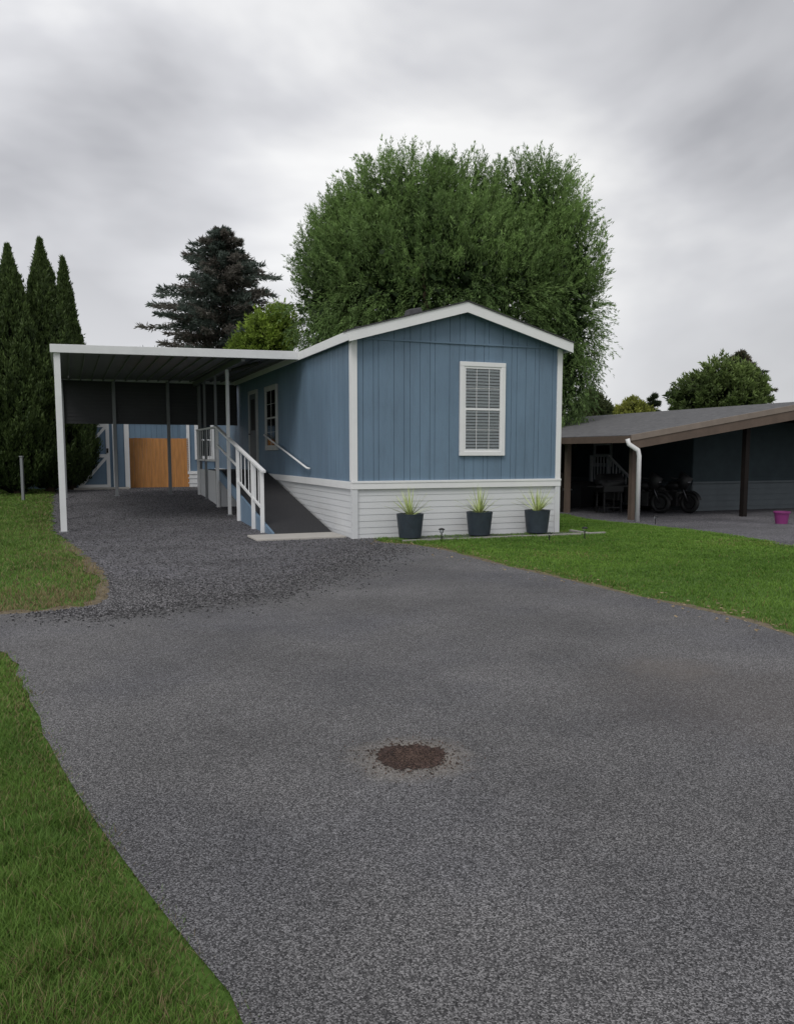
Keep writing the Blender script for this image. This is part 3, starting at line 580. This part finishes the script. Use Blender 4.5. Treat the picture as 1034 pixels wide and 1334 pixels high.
MB().hexa([(-3.8,18.8,gs+2.7),(1.2,18.8,gs+2.7),(1.2,22.2,gs+3.1),(-3.8,22.2,gs+3.1)],[(-3.8,18.8,gs+2.8),(1.2,18.8,gs+2.8),(1.2,22.2,gs+3.2),(-3.8,22.2,gs+3.2)]).build('outbuilding_roof',M['roof'],ob,oq)
x_,y_=G(31,653)
o=MB().box(-.035,.035,-.035,.035,-.05,1.2).box(-.05,.05,-.05,.05,1.2,1.23).build('marker_post',M['grey'],None,bevel=.006); o.location=(x_,y_,gz(x_,y_)); tag(o,'thin grey metal post standing on the left lawn before the conifers','post')
# ------------------------------------------------ NEIGHBOUR
nb=thing('neighbouring_home','low neighbouring home with grey shingle roof, brown fascia and open carport','house',FW(0,0,-.15,N),TH); nn_=(0,0,-.15)
RS=.16
def nz(s): return 2.06+RS*(s+.35) if s<6.2 else 2.06+RS*(6.55)-RS*(s-6.2)
m_=MB()
for a_,b_ in ((-.35,6.2),(6.2,13.5)):
    m_.hexa([(a_,-.4,nz(a_)-.08),(b_,-.4,nz(b_)-.08),(b_,17,nz(b_)-.08),(a_,17,nz(a_)-.08)],[(a_,-.4,nz(a_)),(b_,-.4,nz(b_)),(b_,17,nz(b_)),(a_,17,nz(a_))])
nr=m_.build('roof',M['shingle'],nb,nn_)
m_=MB()
for a_,b_ in ((-.38,6.2),(6.2,13.5)):
    m_.hexa([(a_,-.44,nz(a_)-.36),(b_,-.44,nz(b_)-.42),(b_,-.402,nz(b_)-.42),(a_,-.402,nz(a_)-.36)],[(a_,-.44,nz(a_)-.10),(b_,-.44,nz(b_)-.10),(b_,-.402,nz(b_)-.10),(a_,-.402,nz(a_)-.10)])
m_.build('gable_fascia',M['brown'],nb,nn_)
m_=MB()
for a_,b_ in ((-.40,6.2),(6.2,13.5)):
    m_.hexa([(a_,-.46,nz(a_)-.14),(b_,-.46,nz(b_)-.14),(b_,-.402,nz(b_)-.14),(a_,-.402,nz(a_)-.14)],[(a_,-.46,nz(a_)+.01),(b_,-.46,nz(b_)+.01),(b_,-.402,nz(b_)+.01),(a_,-.402,nz(a_)+.01)])
m_.build('fascia_cap',M['tan'],nb,nn_)
MB().box(-.42,-.355,-.40,17,nz(-.35)-.2,nz(-.35)-.02).build('eave_gutter',M['brown'],nb,nn_)
m_=MB()
for a_,b_ in ((-.33,6.2),(6.2,13)):
    m_.hexa([(a_,-.38,nz(a_)-.16),(b_,-.38,nz(b_)-.16),(b_,15,nz(b_)-.16),(a_,15,nz(a_)-.16)],[(a_,-.38,nz(a_)-.085),(b_,-.38,nz(b_)-.085),(b_,15,nz(b_)-.085),(a_,15,nz(a_)-.085)])
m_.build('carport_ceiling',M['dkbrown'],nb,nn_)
MB().tube([(-.47,-.36,nz(-.35)-.1),(-.44,-.38,nz(-.3)-.24),(-.24,-.50,nz(0)-.45),(-.2,-.50,nz(0)-.6),(-.2,-.50,-.2)],.06,12).build('downspout',M['white'],nb,nn_,smooth=True)
for v_ in (.15,3.1,6.0,9.0,12): MB().box(.04 if v_<1 else -.06,.16 if v_<1 else .08,v_-.07,v_+.07,-.25,nz(0)-.17).build('post',M['brown'],nb,nn_)
MB().box(3.72,3.86,-.1,.05,-.25,nz(3.8)-.17).build('post',M['dkbrown'],nb,nn_)
VW=2.2
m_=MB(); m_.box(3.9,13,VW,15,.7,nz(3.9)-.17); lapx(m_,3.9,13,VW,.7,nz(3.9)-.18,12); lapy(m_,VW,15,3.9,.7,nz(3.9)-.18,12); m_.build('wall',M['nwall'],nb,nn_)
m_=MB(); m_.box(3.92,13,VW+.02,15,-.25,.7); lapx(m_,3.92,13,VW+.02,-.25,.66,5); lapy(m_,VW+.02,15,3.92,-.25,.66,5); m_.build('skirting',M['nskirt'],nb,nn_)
MB().box(3.88,13,VW-.05,VW-.005,.66,.72).build('band_trim',M['nskirt'],nb,nn_)
m_=MB(); m_.hexa([(3.9,VW,nz(3.9)-.168),(6.2,VW,nz(3.9)-.168),(6.2,VW+.06,nz(3.9)-.168),(3.9,VW+.06,nz(3.9)-.168)],[(3.9,VW,nz(3.9)-.165),(6.2,VW,nz(6.2)-.17),(6.2,VW+.06,nz(6.2)-.17),(3.9,VW+.06,nz(3.9)-.165)]); m_.build('gable_wall',M['nwall'],nb,nn_)
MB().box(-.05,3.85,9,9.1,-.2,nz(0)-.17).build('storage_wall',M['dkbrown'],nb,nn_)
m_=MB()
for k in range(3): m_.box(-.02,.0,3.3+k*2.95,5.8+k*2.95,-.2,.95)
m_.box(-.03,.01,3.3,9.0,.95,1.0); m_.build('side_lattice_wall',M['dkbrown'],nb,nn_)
window(nb,((3.87,7.2,1.35),-math.pi/2),.9,.7,grid=None,blind=False,fm='dimwhite')
stp=thing('entry_steps','entry steps with white railing in the shade of the neighbouring carport','steps',FW(3.0,3.2,-.17,N),TH); q_=(3.0,3.2,-.17)
for k in range(4):
    MB().box(2.6,3.86,3.4+k*.3,5.6,-.17+k*.19+.001,-.17+(k+1)*.19-.02).build('step',M['dkbrown'],stp,q_)
m_=MB(); m_.beam((2.55,3.35,.75),(2.55,4.6,1.5),.08,.05); m_.beam((2.55,4.6,1.5),(2.55,5.6,1.5),.08,.05); m_.build('railing',M['dimwhite'],stp,q_)
for v_,z_ in ((3.4,.75),(4.6,1.52),(5.55,1.52)): MB().box(2.5,2.59,v_-.04,v_+.04,-.17,z_).build('rail_post',M['dimwhite'],stp,q_)
for k in range(12):
    v_=3.5+k*.17; t_=min(1,(v_-3.35)/1.25); MB().box(2.535,2.565,v_-.014,v_+.014,.1+.62*t_,.75+.74*t_).build('baluster',M['dimwhite'],stp,q_)
def moto(loc,rz,lab,col='black'):
    mc=thing('motorcycle',lab,'motorcycle',loc,rz)
    for x_ in (-.75,.75):
        wl=MB().torus((x_,0,.32),(0,1,0),.25,.07).build('wheel',M['black'],mc,smooth=True)
        MB().lathe([(0,-.05),(.19,-.05),(.19,.05),(0,.05)],(0,0,0),24)
        s_=MB(); s_.tube([(x_,-.04,.32),(x_,.04,.32)],.17,24); s_.build('rim',M['black'],wl)
        m_=MB(); b0=0
        for i in range(14):
            a=R(15+i*11.5)
            for yy in (-.08,.08):
                m_.v.append((x_+.36*math.cos(a),yy,.32+.36*math.sin(a))); m_.v.append((x_+.34*math.cos(a),yy,.32+.34*math.sin(a)))
        for i in range(13):
            p=b0+i*4; m_.f+=[(p,p+2,p+6,p+4),(p,p+4,p+5,p+1),(p+2,p+3,p+7,p+6)]
        m_.build('fender',M['black'],mc)
    m_=MB(); m_.tube([(.75,.07,.32),(.45,.07,.95)],.022,8); m_.tube([(.75,-.07,.32),(.45,-.07,.95)],.022,8); m_.build('fork',M['chrome'],mc,smooth=True)
    MB().tube([(.3,-.38,1.08),(.42,-.2,1.02),(.44,0,.98),(.42,.2,1.02),(.3,.38,1.08)],.016,8).build('handlebar',M['black'],mc,smooth=True)
    MB().tube([(.42,0,.8),(.3,0,.82),(.1,0,.8),(-.1,0,.72)],[.06,.13,.14,.06],14).build('fuel_tank',M[col],mc,smooth=True)
    MB().tube([(-.05,0,.7),(-.3,0,.68),(-.6,0,.74),(-.85,0,.82)],[.07,.13,.13,.06],12).build('seat',M['black'],mc,smooth=True)
    m_=MB(); m_.box(-.35,.42,-.15,.15,.2,.64); m_.tube([(.05,0,.4),(.2,0,.7)],.09,12); m_.tube([(0,0,.4),(-.12,0,.7)],.09,12); m_.build('engine',M['black'],mc,bevel=.02)
    MB().tube([(.1,-.16,.35),(-.2,-.2,.25),(-.95,-.2,.3)],[.025,.035,.045],10).build('exhaust',M['chrome'],mc,smooth=True)
    for s1 in (-1,1): MB().box(-.98,-.42,s1*.27-.1,s1*.27+.1,.34,.72).build('saddlebag',M['black'],mc,bevel=.04)
    MB().tube([(.5,0,.7),(.58,0,1.0),(.42,0,1.2)],[.1,.22,.05],12).build('fairing',M['black'],mc,smooth=True)
    MB().lathe([(0,0),(.07,.0),(.09,.06),(.0,.1)],(.68,0,.88),14).build('headlight',M['chrome'],mc,smooth=True)
moto(FW(3.0,2.2,-.19,N),TH+R(-75),'dark motorcycle parked at the mouth of the neighbouring carport')
moto(FW(2.1,2.5,-.19,N),TH+R(-65),'black motorcycle parked deeper in the neighbouring carport, left of the front one')
gl_=thing('grill','dark lidded grill on a wheeled cart under the neighbouring carport','grill',FW(1.15,2.6,-.19,N),TH)
MB().tube([(-.35,0,.85),(-.33,0,.92),(.33,0,.92),(.35,0,.85)],[.2,.26,.26,.2],16).build('lid',M['black'],gl_,smooth=True)
MB().box(-.36,.36,-.24,.24,.62,.84).build('firebox',M['black'],gl_,bevel=.03)
MB().box(-.62,-.37,-.22,.22,.78,.82).build('side_shelf',M['black'],gl_); MB().box(.37,.62,-.22,.22,.78,.82).build('side_shelf',M['black'],gl_)
for sx in (-.3,.3):
    for sy in (-.18,.18): MB().box(sx-.02,sx+.02,sy-.02,sy+.02,0,.62).build('leg',M['black'],gl_)
MB().box(-.3,.3,-.18,.18,.15,.18).build('bottom_shelf',M['black'],gl_)
MB().tube([(-.25,-.27,.95),(.25,-.27,.95)],.013,8).build('handle',M['chrome'],gl_)
for i_,(s_0,v_0,sc,lab) in enumerate(((.7,4.6,1.0,'dark lidded storage bin left of the grill next door'),(1.9,5.2,1.3,'large dark storage bin at the back of the neighbouring carport'),(.9,6.8,1.5,'tall dark storage bin beside the rear brown post next door'))):
    bn=thing('storage_bin',lab,'bin',FW(s_0,v_0,-.19,N),TH+i_*.3,)
    MB().hexa([(-.25*sc,-.2*sc,0),(.25*sc,-.2*sc,0),(.25*sc,.2*sc,0),(-.25*sc,.2*sc,0)],[(-.3*sc,-.24*sc,.6*sc),(.3*sc,-.24*sc,.6*sc),(.3*sc,.24*sc,.6*sc),(-.3*sc,.24*sc,.6*sc)]).build('bin_body',M['dark'],bn,bevel=.02)
    MB().box(-.32*sc,.32*sc,-.26*sc,.26*sc,.602*sc,.65*sc).build('lid',M['grey' if i_==0 else 'black'],bn,bevel=.015)
x_,y_=G(1017,683); pp=thing('flower_pot','dull magenta plastic tub on the gravel beside the neighbouring wall','pot',(x_,y_,gz(x_,y_)+.015))
MB().lathe([(0,0),(.14,0),(.18,.27),(.20,.27),(.20,.31),(.175,.31),(.14,.05),(0,.05)],n=28).build('tub',M['pink'],pp)
MB().lathe([(0,.25),(.17,.25)],n=20).build('soil',M['soil'],pp)
# ------------------------------------------------ TREES
def lobes_pts(lobes,n_,rmin,rmax):
    w=np.array([l_[3]*l_[4]+l_[5]*l_[3] for l_ in lobes]); k=rng.choice(len(lobes),n_,p=w/w.sum()); A=np.array(lobes)[k]
    d=rng.normal(size=(n_,3)); d/=np.linalg.norm(d,axis=1,keepdims=True); r=rng.uniform(rmin,rmax,(n_,1))
    return A[:,:3]+d*r*A[:,3:6], d, A
def inside(P,lobes,s=1.0):
    ins=np.zeros(len(P),bool)
    for l_ in lobes:
        q=((P-np.array(l_[:3]))/np.array(l_[3:6])/s); ins|=(q**2).sum(1)<1
    return ins
def trunk(t,h,r,limbs,seed,spread=2.0,top=None):
    rr=random.Random(seed); m=MB(); m.tube([(0,0,-.2),(.02,0,h*.3),(rr.uniform(-.1,.1),rr.uniform(-.1,.1),h*.7),(0,0,h)],[r*1.25,r,r*.8,r*.55],12)
    for k in range(limbs):
        a=k*6.283/limbs+rr.uniform(-.3,.3); z=h*rr.uniform(.45,.95); s=spread*rr.uniform(.6,1)
        m.tube([(0,0,z),(math.cos(a)*s*.35,math.sin(a)*s*.35,z+s*.5),(math.cos(a)*s*.8,math.sin(a)*s*.8,z+s*1.2),(math.cos(a)*s,math.sin(a)*s,z+s*1.8)],[r*.5,r*.35,r*.2,r*.06],7)
    return m.build('trunk',M['bark'],t,smooth=True)
def leafytree(name,label,cat,loc,lobes,nshoot,per,shootL,leafL,leafW,cd,cl,up=.6,droop=0,th=2.5,tr=.25,seed=1,core=9000,spray=.55,lrand=.55,rin=.72,out=.7):
    t=thing(name,label,cat,loc,0); trunk(t,th,tr,6,seed,spread=max(l_[3] for l_ in lobes)*.6)
    P0,d,A=lobes_pts(lobes,nshoot,rin,1.0)
    k=~inside(P0,lobes,.80)|(rng.random(len(P0))<.25); P0,d,A=P0[k],d[k],A[k]
    n_=len(P0); zc=P0[:,2]; zmin,zmax=zc.min(),zc.max(); low=(zc-zmin)/(zmax-zmin)
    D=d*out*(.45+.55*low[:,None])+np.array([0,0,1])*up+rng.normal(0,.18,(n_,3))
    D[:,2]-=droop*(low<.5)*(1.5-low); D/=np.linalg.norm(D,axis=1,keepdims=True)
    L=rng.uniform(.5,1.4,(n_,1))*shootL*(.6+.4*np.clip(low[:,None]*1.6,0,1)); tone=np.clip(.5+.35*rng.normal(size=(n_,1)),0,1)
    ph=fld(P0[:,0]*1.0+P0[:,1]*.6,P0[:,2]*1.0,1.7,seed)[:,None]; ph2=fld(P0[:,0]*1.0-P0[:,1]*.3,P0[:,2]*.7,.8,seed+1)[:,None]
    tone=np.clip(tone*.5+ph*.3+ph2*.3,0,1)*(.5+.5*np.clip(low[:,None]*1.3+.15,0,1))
    s=rng.random((n_,per,1)); bend=np.array([0,0,-1])*droop*.3
    P=P0[:,None,:]+D[:,None,:]*L[:,None,:]*(s-.3)+bend*(s**2)*L[:,None,:]+rng.normal(0,1,(n_,per,3))*leafL*spray*(1.1-s)
    LD=D[:,None,:]*.9+bend*s*1.2+rng.normal(0,lrand,(n_,per,3))
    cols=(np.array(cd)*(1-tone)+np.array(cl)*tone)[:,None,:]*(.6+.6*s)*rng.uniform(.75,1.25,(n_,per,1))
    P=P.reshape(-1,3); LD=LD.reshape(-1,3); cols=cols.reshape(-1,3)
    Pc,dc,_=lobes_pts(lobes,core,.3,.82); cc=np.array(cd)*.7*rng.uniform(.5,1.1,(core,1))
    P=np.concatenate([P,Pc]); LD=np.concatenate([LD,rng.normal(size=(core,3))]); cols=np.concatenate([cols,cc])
    Ls=np.concatenate([np.full(n_*per,leafL)*rng.uniform(.7,1.3,n_*per),np.full(core,min(.4,leafL*2.2))]); Ws=np.concatenate([np.full(n_*per,leafW),np.full(core,.2)])
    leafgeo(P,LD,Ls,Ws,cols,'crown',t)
    return t
wl=[(-.3,0,7.5,5.0,4.6,3.5),(-3.0,0,8.4,2.5,2.6,2.7),(-1.7,-.3,9.75,2.6,2.6,2.45),(.3,0,9.7,2.2,2.3,2.45),(3.0,.2,9.85,2.1,2.5,2.35),(3.85,0,8.3,1.8,2.4,2.5),(4.2,0,6.2,1.4,2.2,3.0),(3.9,-.5,4.3,1.3,2,2.3),(-4.4,0,7.2,1.3,2,2.8),(-3.6,0,4.8,1.7,2,2.4),(-4.0,0,9.5,1.0,1,1.3)]
leafytree('willow_tree','huge round crowned green willow tree rising behind the blue home','tree',(1.9,31.5,0),wl,13500,44,1.15,.13,.028,(.055,.105,.032),(.28,.42,.135),up=1.0,droop=1.0,th=3.2,tr=.45,seed=2,core=26000,spray=.8,lrand=.32,out=.55)
Yb=35.0
def atY(px,py,Y_):
    d=ray(px,py); t=Y_/d.y; return d.x*t, CAMH+d.z*t
xb,zb_=atY(345,440,Yb)
leafytree('yellow_green_tree','small bright yellow green tree between the spruce and the willow','tree',(xb,Yb,.4),[(0,0,zb_-.9,1.05,1.2,1.4),(.65,0,zb_-.1,.6,.8,.9),(-.65,0,zb_-1.3,.8,1,1.0)],1300,26,.5,.14,.05,(.07,.13,.02),(.34,.46,.08),up=.5,th=3.5,tr=.12,seed=4,core=2500)
def fartree(px0,px1,pyt,Y_,label,cd,cl,seed,nm='background_tree',nsh=900,zb2=1.0,lf=.24):
    xa,_=atY(px0,500,Y_); xc,_=atY(px1,500,Y_); _,zt=atY(500,pyt,Y_); cx=(xa+xc)/2; w=(xc-xa)/2; h=zt-zb2
    lb=[(0,0,zb2+h*.5,w*.8,w*.8,h*.38),(-w*.45,0,zb2+h*.55,w*.5,w*.5,h*.28),(w*.4,0,zb2+h*.62,w*.5,w*.5,h*.28),(w*.05,0,zb2+h*.74,w*.45,w*.5,h*.24)]
    leafytree(nm,label,'tree',(cx,Y_,0),lb,nsh,24,w*.2,lf,.09,cd,cl,up=.35,th=zb2+h*.25,tr=.2,seed=seed,core=2500)
fartree(874,1003,466,46,'dark green broad tree above the neighbouring shingle roof',(.035,.06,.02),(.19,.26,.08),7,nsh=1800)
fartree(745,795,508,42,'small dark tree just right of the willow above the shingle roof',(.035,.05,.022),(.12,.15,.06),8)
fartree(785,860,520,52,'low yellow green tree far behind the shingle roof',(.12,.15,.03),(.4,.42,.1),9)
fartree(-60,42,560,27,'dark hedge bush at the foot of the left conifers',(.02,.035,.014),(.07,.1,.04),11,nm='hedge_bush',zb2=.2,lf=.12)
def conifer(name,label,px,pyt,Y_,rad,z0,nb_,cd,cl,tip,seed,irregular=.25,power=.8,droop=.25):
    rr=np.random.default_rng(seed); x_,zt=atY(px,pyt,Y_); g_=gz(x_,Y_); H_=zt-g_
    t=thing(name,label,'tree',(x_,Y_,g_),0)
    MB().tube([(0,0,-.1),(0,0,H_*.5),(0,0,H_*.97)],[.22,.14,.02],10).build('trunk',M['bark'],t,smooth=True)
    Ps=[];Ds=[];Cs=[]
    for k in range(nb_):
        f=(k+.5)/nb_; z=z0+(H_-z0)*f**.9; rl=rad*((1-f)**power)*(1+np.clip(rr.normal(),-2,1.8)*irregular)+.12; a=rr.uniform(0,6.283)
        n_=int(80+190*rl/rad); s=rr.random(n_)**.7
        dx,dy=math.cos(a),math.sin(a); dp=droop*rr.uniform(-.2,1.5)
        cx=dx*rl*s; cy=dy*rl*s; cz=z-dp*rl*s+.5*abs(dp)*rl*s**2.5
        off=rr.normal(0,1,(n_,3))*np.array([.25,.25,.12])*(1.15-s)[:,None]*min(1,rl/1.5)
        Ps.append(np.column_stack([cx,cy,cz])+off); Ds.append(np.column_stack([np.full(n_,dx),np.full(n_,dy),np.full(n_,.1)])+rr.normal(0,.5,(n_,3)))
        tn=rr.random()*.6+.4*s[:,None]; c=np.array(cd)*(1-tn)+np.array(cl)*tn
        if rr.random()<.2+.35*f: c=c*.5+np.array(tip)*.5
        Cs.append(c*rr.uniform(.7,1.2,(n_,1)))
    P=np.concatenate(Ps); leafgeo(P,np.concatenate(Ds),rng.uniform(.14,.3,len(P)),.055,np.concatenate(Cs),'crown',t)
conifer('spruce_tree','large grey green spruce with brownish branches behind the carport roof',289,300,38,3.15,3.0,400,(.035,.052,.042),(.15,.185,.16),(.18,.13,.115),21,.36,.55,droop=.22)
conifer('far_conifer','small dark pointed conifer behind the neighbouring roof, left of the broad tree',850,514,55,.9,1.5,90,(.02,.04,.02),(.07,.1,.05),(.05,.06,.03),22)
conifer('fir_tree','brown tipped conifer top rising behind the broad tree on the right',963,459,50,2.2,4,170,(.03,.05,.03),(.12,.14,.09),(.2,.14,.1),23,.3)
def arbor(px,pyt,Y_,rad,label,seed):
    rr=np.random.default_rng(seed); x_,zt=atY(px,pyt,Y_); g_=gz(x_,Y_); H_=zt-g_
    t=thing('columnar_conifer',label,'tree',(x_,Y_,g_),0)
    MB().tube([(0,0,-.1),(0,0,H_*.5),(0,0,H_*.9)],[.14,.1,.02],10).build('trunk',M['bark'],t,smooth=True)
    pf=lambda f:np.minimum(1,(f/.12)**.4)*np.minimum(1,((1-f)/.6))**1.0
    n_=3400; f=rr.random(n_)**1.1; prof=pf(f)
    a=rr.uniform(0,6.283,n_); r=rad*prof*(rr.uniform(.7,1.06,n_))*(1+.10*np.sin(a*3+f*14)+.10*np.sin(a*5-f*23))+.01
    B=np.column_stack([np.cos(a)*r,np.sin(a)*r,.1+f*(H_-.3)]); D=np.column_stack([np.cos(a)*.3*prof,np.sin(a)*.3*prof,np.ones(n_)])+rr.normal(0,.12,(n_,3))*(.3+.7*prof[:,None])
    per=22; s=rr.random((n_,per,1)); P=B[:,None]+D[:,None]*s*.34+rr.normal(0,1,(n_,per,3))*(.012+.028*prof)[:,None,None]
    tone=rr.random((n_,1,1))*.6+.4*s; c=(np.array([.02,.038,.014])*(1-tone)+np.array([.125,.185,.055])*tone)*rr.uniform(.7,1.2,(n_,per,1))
    LD=D[:,None]+rr.normal(0,.35,(n_,per,3)); P=P.reshape(-1,3); c=c.reshape(-1,3); LD=LD.reshape(-1,3)
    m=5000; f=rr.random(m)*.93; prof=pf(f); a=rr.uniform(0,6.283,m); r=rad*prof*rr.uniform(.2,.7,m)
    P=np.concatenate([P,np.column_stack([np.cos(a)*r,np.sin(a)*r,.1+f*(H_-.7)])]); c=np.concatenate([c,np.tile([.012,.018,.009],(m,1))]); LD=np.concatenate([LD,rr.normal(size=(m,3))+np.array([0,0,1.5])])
    leafgeo(P,LD,np.concatenate([rng.uniform(.08,.16,n_*per),np.full(m,.3)]),np.concatenate([np.full(n_*per,.036),np.full(m,.18)]),c,'crown',t)
arbor(10,326,24.5,1.0,'columnar dark conifer cut by the left edge of the view',31)
arbor(52,318,25.5,1.08,'tallest columnar dark conifer, second from the left beside the carport',32)
arbor(82,342,27,.72,'narrow columnar dark conifer rising right behind the carport corner post',33)
arbor(-45,345,24,.9,'columnar dark conifer beyond the left edge of the lawn',34)
# ------------------------------------------------ WORLD / LIGHT / CAMERA
w=bpy.data.worlds.new('World'); bpy.context.scene.world=w; w.use_nodes=True; nt=w.node_tree; n=nt.nodes; l=nt.links; bg=n['Background']
sky=n.new('ShaderNodeTexSky'); sky.sky_type='NISHITA'; sky.sun_disc=False; sky.sun_elevation=R(50); sky.sun_rotation=R(200)
sm_=n.new('ShaderNodeMix'); sm_.data_type='RGBA'; sm_.blend_type='MULTIPLY'; sm_.inputs[0].default_value=1; l.new(sky.outputs[0],sm_.inputs[6]); sm_.inputs[7].default_value=(.06,.06,.06,1)
tc=n.new('ShaderNodeTexCoord'); mp=n.new('ShaderNodeMapping'); mp.inputs['Scale'].default_value=(1,1,2.0); mp.inputs['Rotation'].default_value=(0,R(14),0); mp.inputs['Location'].default_value=(.9,.2,.35); l.new(tc.outputs['Generated'],mp.inputs[0])
no=n.new('ShaderNodeTexNoise'); no.inputs['Scale'].default_value=2.0; no.inputs['Detail'].default_value=5; no.inputs['Roughness'].default_value=.47; no.inputs['Distortion'].default_value=.3; l.new(mp.outputs[0],no.inputs['Vector'])
cr=n.new('ShaderNodeValToRGB'); e=cr.color_ramp.elements; e[0].position=.37; e[0].color=(.46,.465,.495,1); e[1].position=.61; e[1].color=(1,1,1,1); k=e.new(.5); k.color=(.71,.715,.745,1)
l.new(no.outputs['Fac'],cr.inputs[0])
sx=n.new('ShaderNodeSeparateXYZ'); l.new(tc.outputs['Generated'],sx.inputs[0])
mr=n.new('ShaderNodeMapRange'); mr.inputs[1].default_value=0; mr.inputs[2].default_value=.34; mr.inputs[3].default_value=.6; mr.inputs[4].default_value=0; mr.interpolation_type='SMOOTHSTEP'; l.new(sx.outputs[2],mr.inputs[0])
mh=n.new('ShaderNodeMix'); mh.data_type='RGBA'; l.new(mr.outputs[0],mh.inputs[0]); l.new(cr.outputs[0],mh.inputs[6]); mh.inputs[7].default_value=(.88,.885,.905,1)
tx=n.new('ShaderNodeMapRange'); tx.inputs[1].default_value=-.5; tx.inputs[2].default_value=.5; tx.inputs[3].default_value=1.14; tx.inputs[4].default_value=.86; l.new(sx.outputs[0],tx.inputs[0])
mt=n.new('ShaderNodeMix'); mt.data_type='RGBA'; mt.blend_type='MULTIPLY'; mt.inputs[0].default_value=1; l.new(mh.outputs[2],mt.inputs[6]); l.new(tx.outputs[0],mt.inputs[7])
adn=n.new('ShaderNodeMix'); adn.data_type='RGBA'; adn.inputs[0].default_value=.06; l.new(mt.outputs[2],adn.inputs[6]); l.new(sm_.outputs[2],adn.inputs[7])
l.new(adn.outputs[2],bg.inputs[0]); bg.inputs[1].default_value=1.0
sun=bpy.data.lights.new('sun','SUN'); sun.energy=1.4; sun.angle=R(25); sun.color=(1,.97,.93); so=bpy.data.objects.new('sun',sun); C.objects.link(so)
so.rotation_euler=(R(38),0,R(-20))
cam=bpy.data.cameras.new('camera'); co=bpy.data.objects.new('camera',cam); C.objects.link(co); co.location=(0,0,CAMH); co.rotation_euler=(R(90)-PITCH,0,0)
cam.sensor_fit='VERTICAL'; cam.sensor_height=24; cam.lens=FPX/1334*24; cam.shift_y=(PY0-667)/1334; cam.clip_end=5000; cam.clip_start=.05
bpy.context.scene.camera=co
s=bpy.context.scene; s.view_settings.view_transform='Standard'; s.view_settings.look='None'; s.view_settings.exposure=0
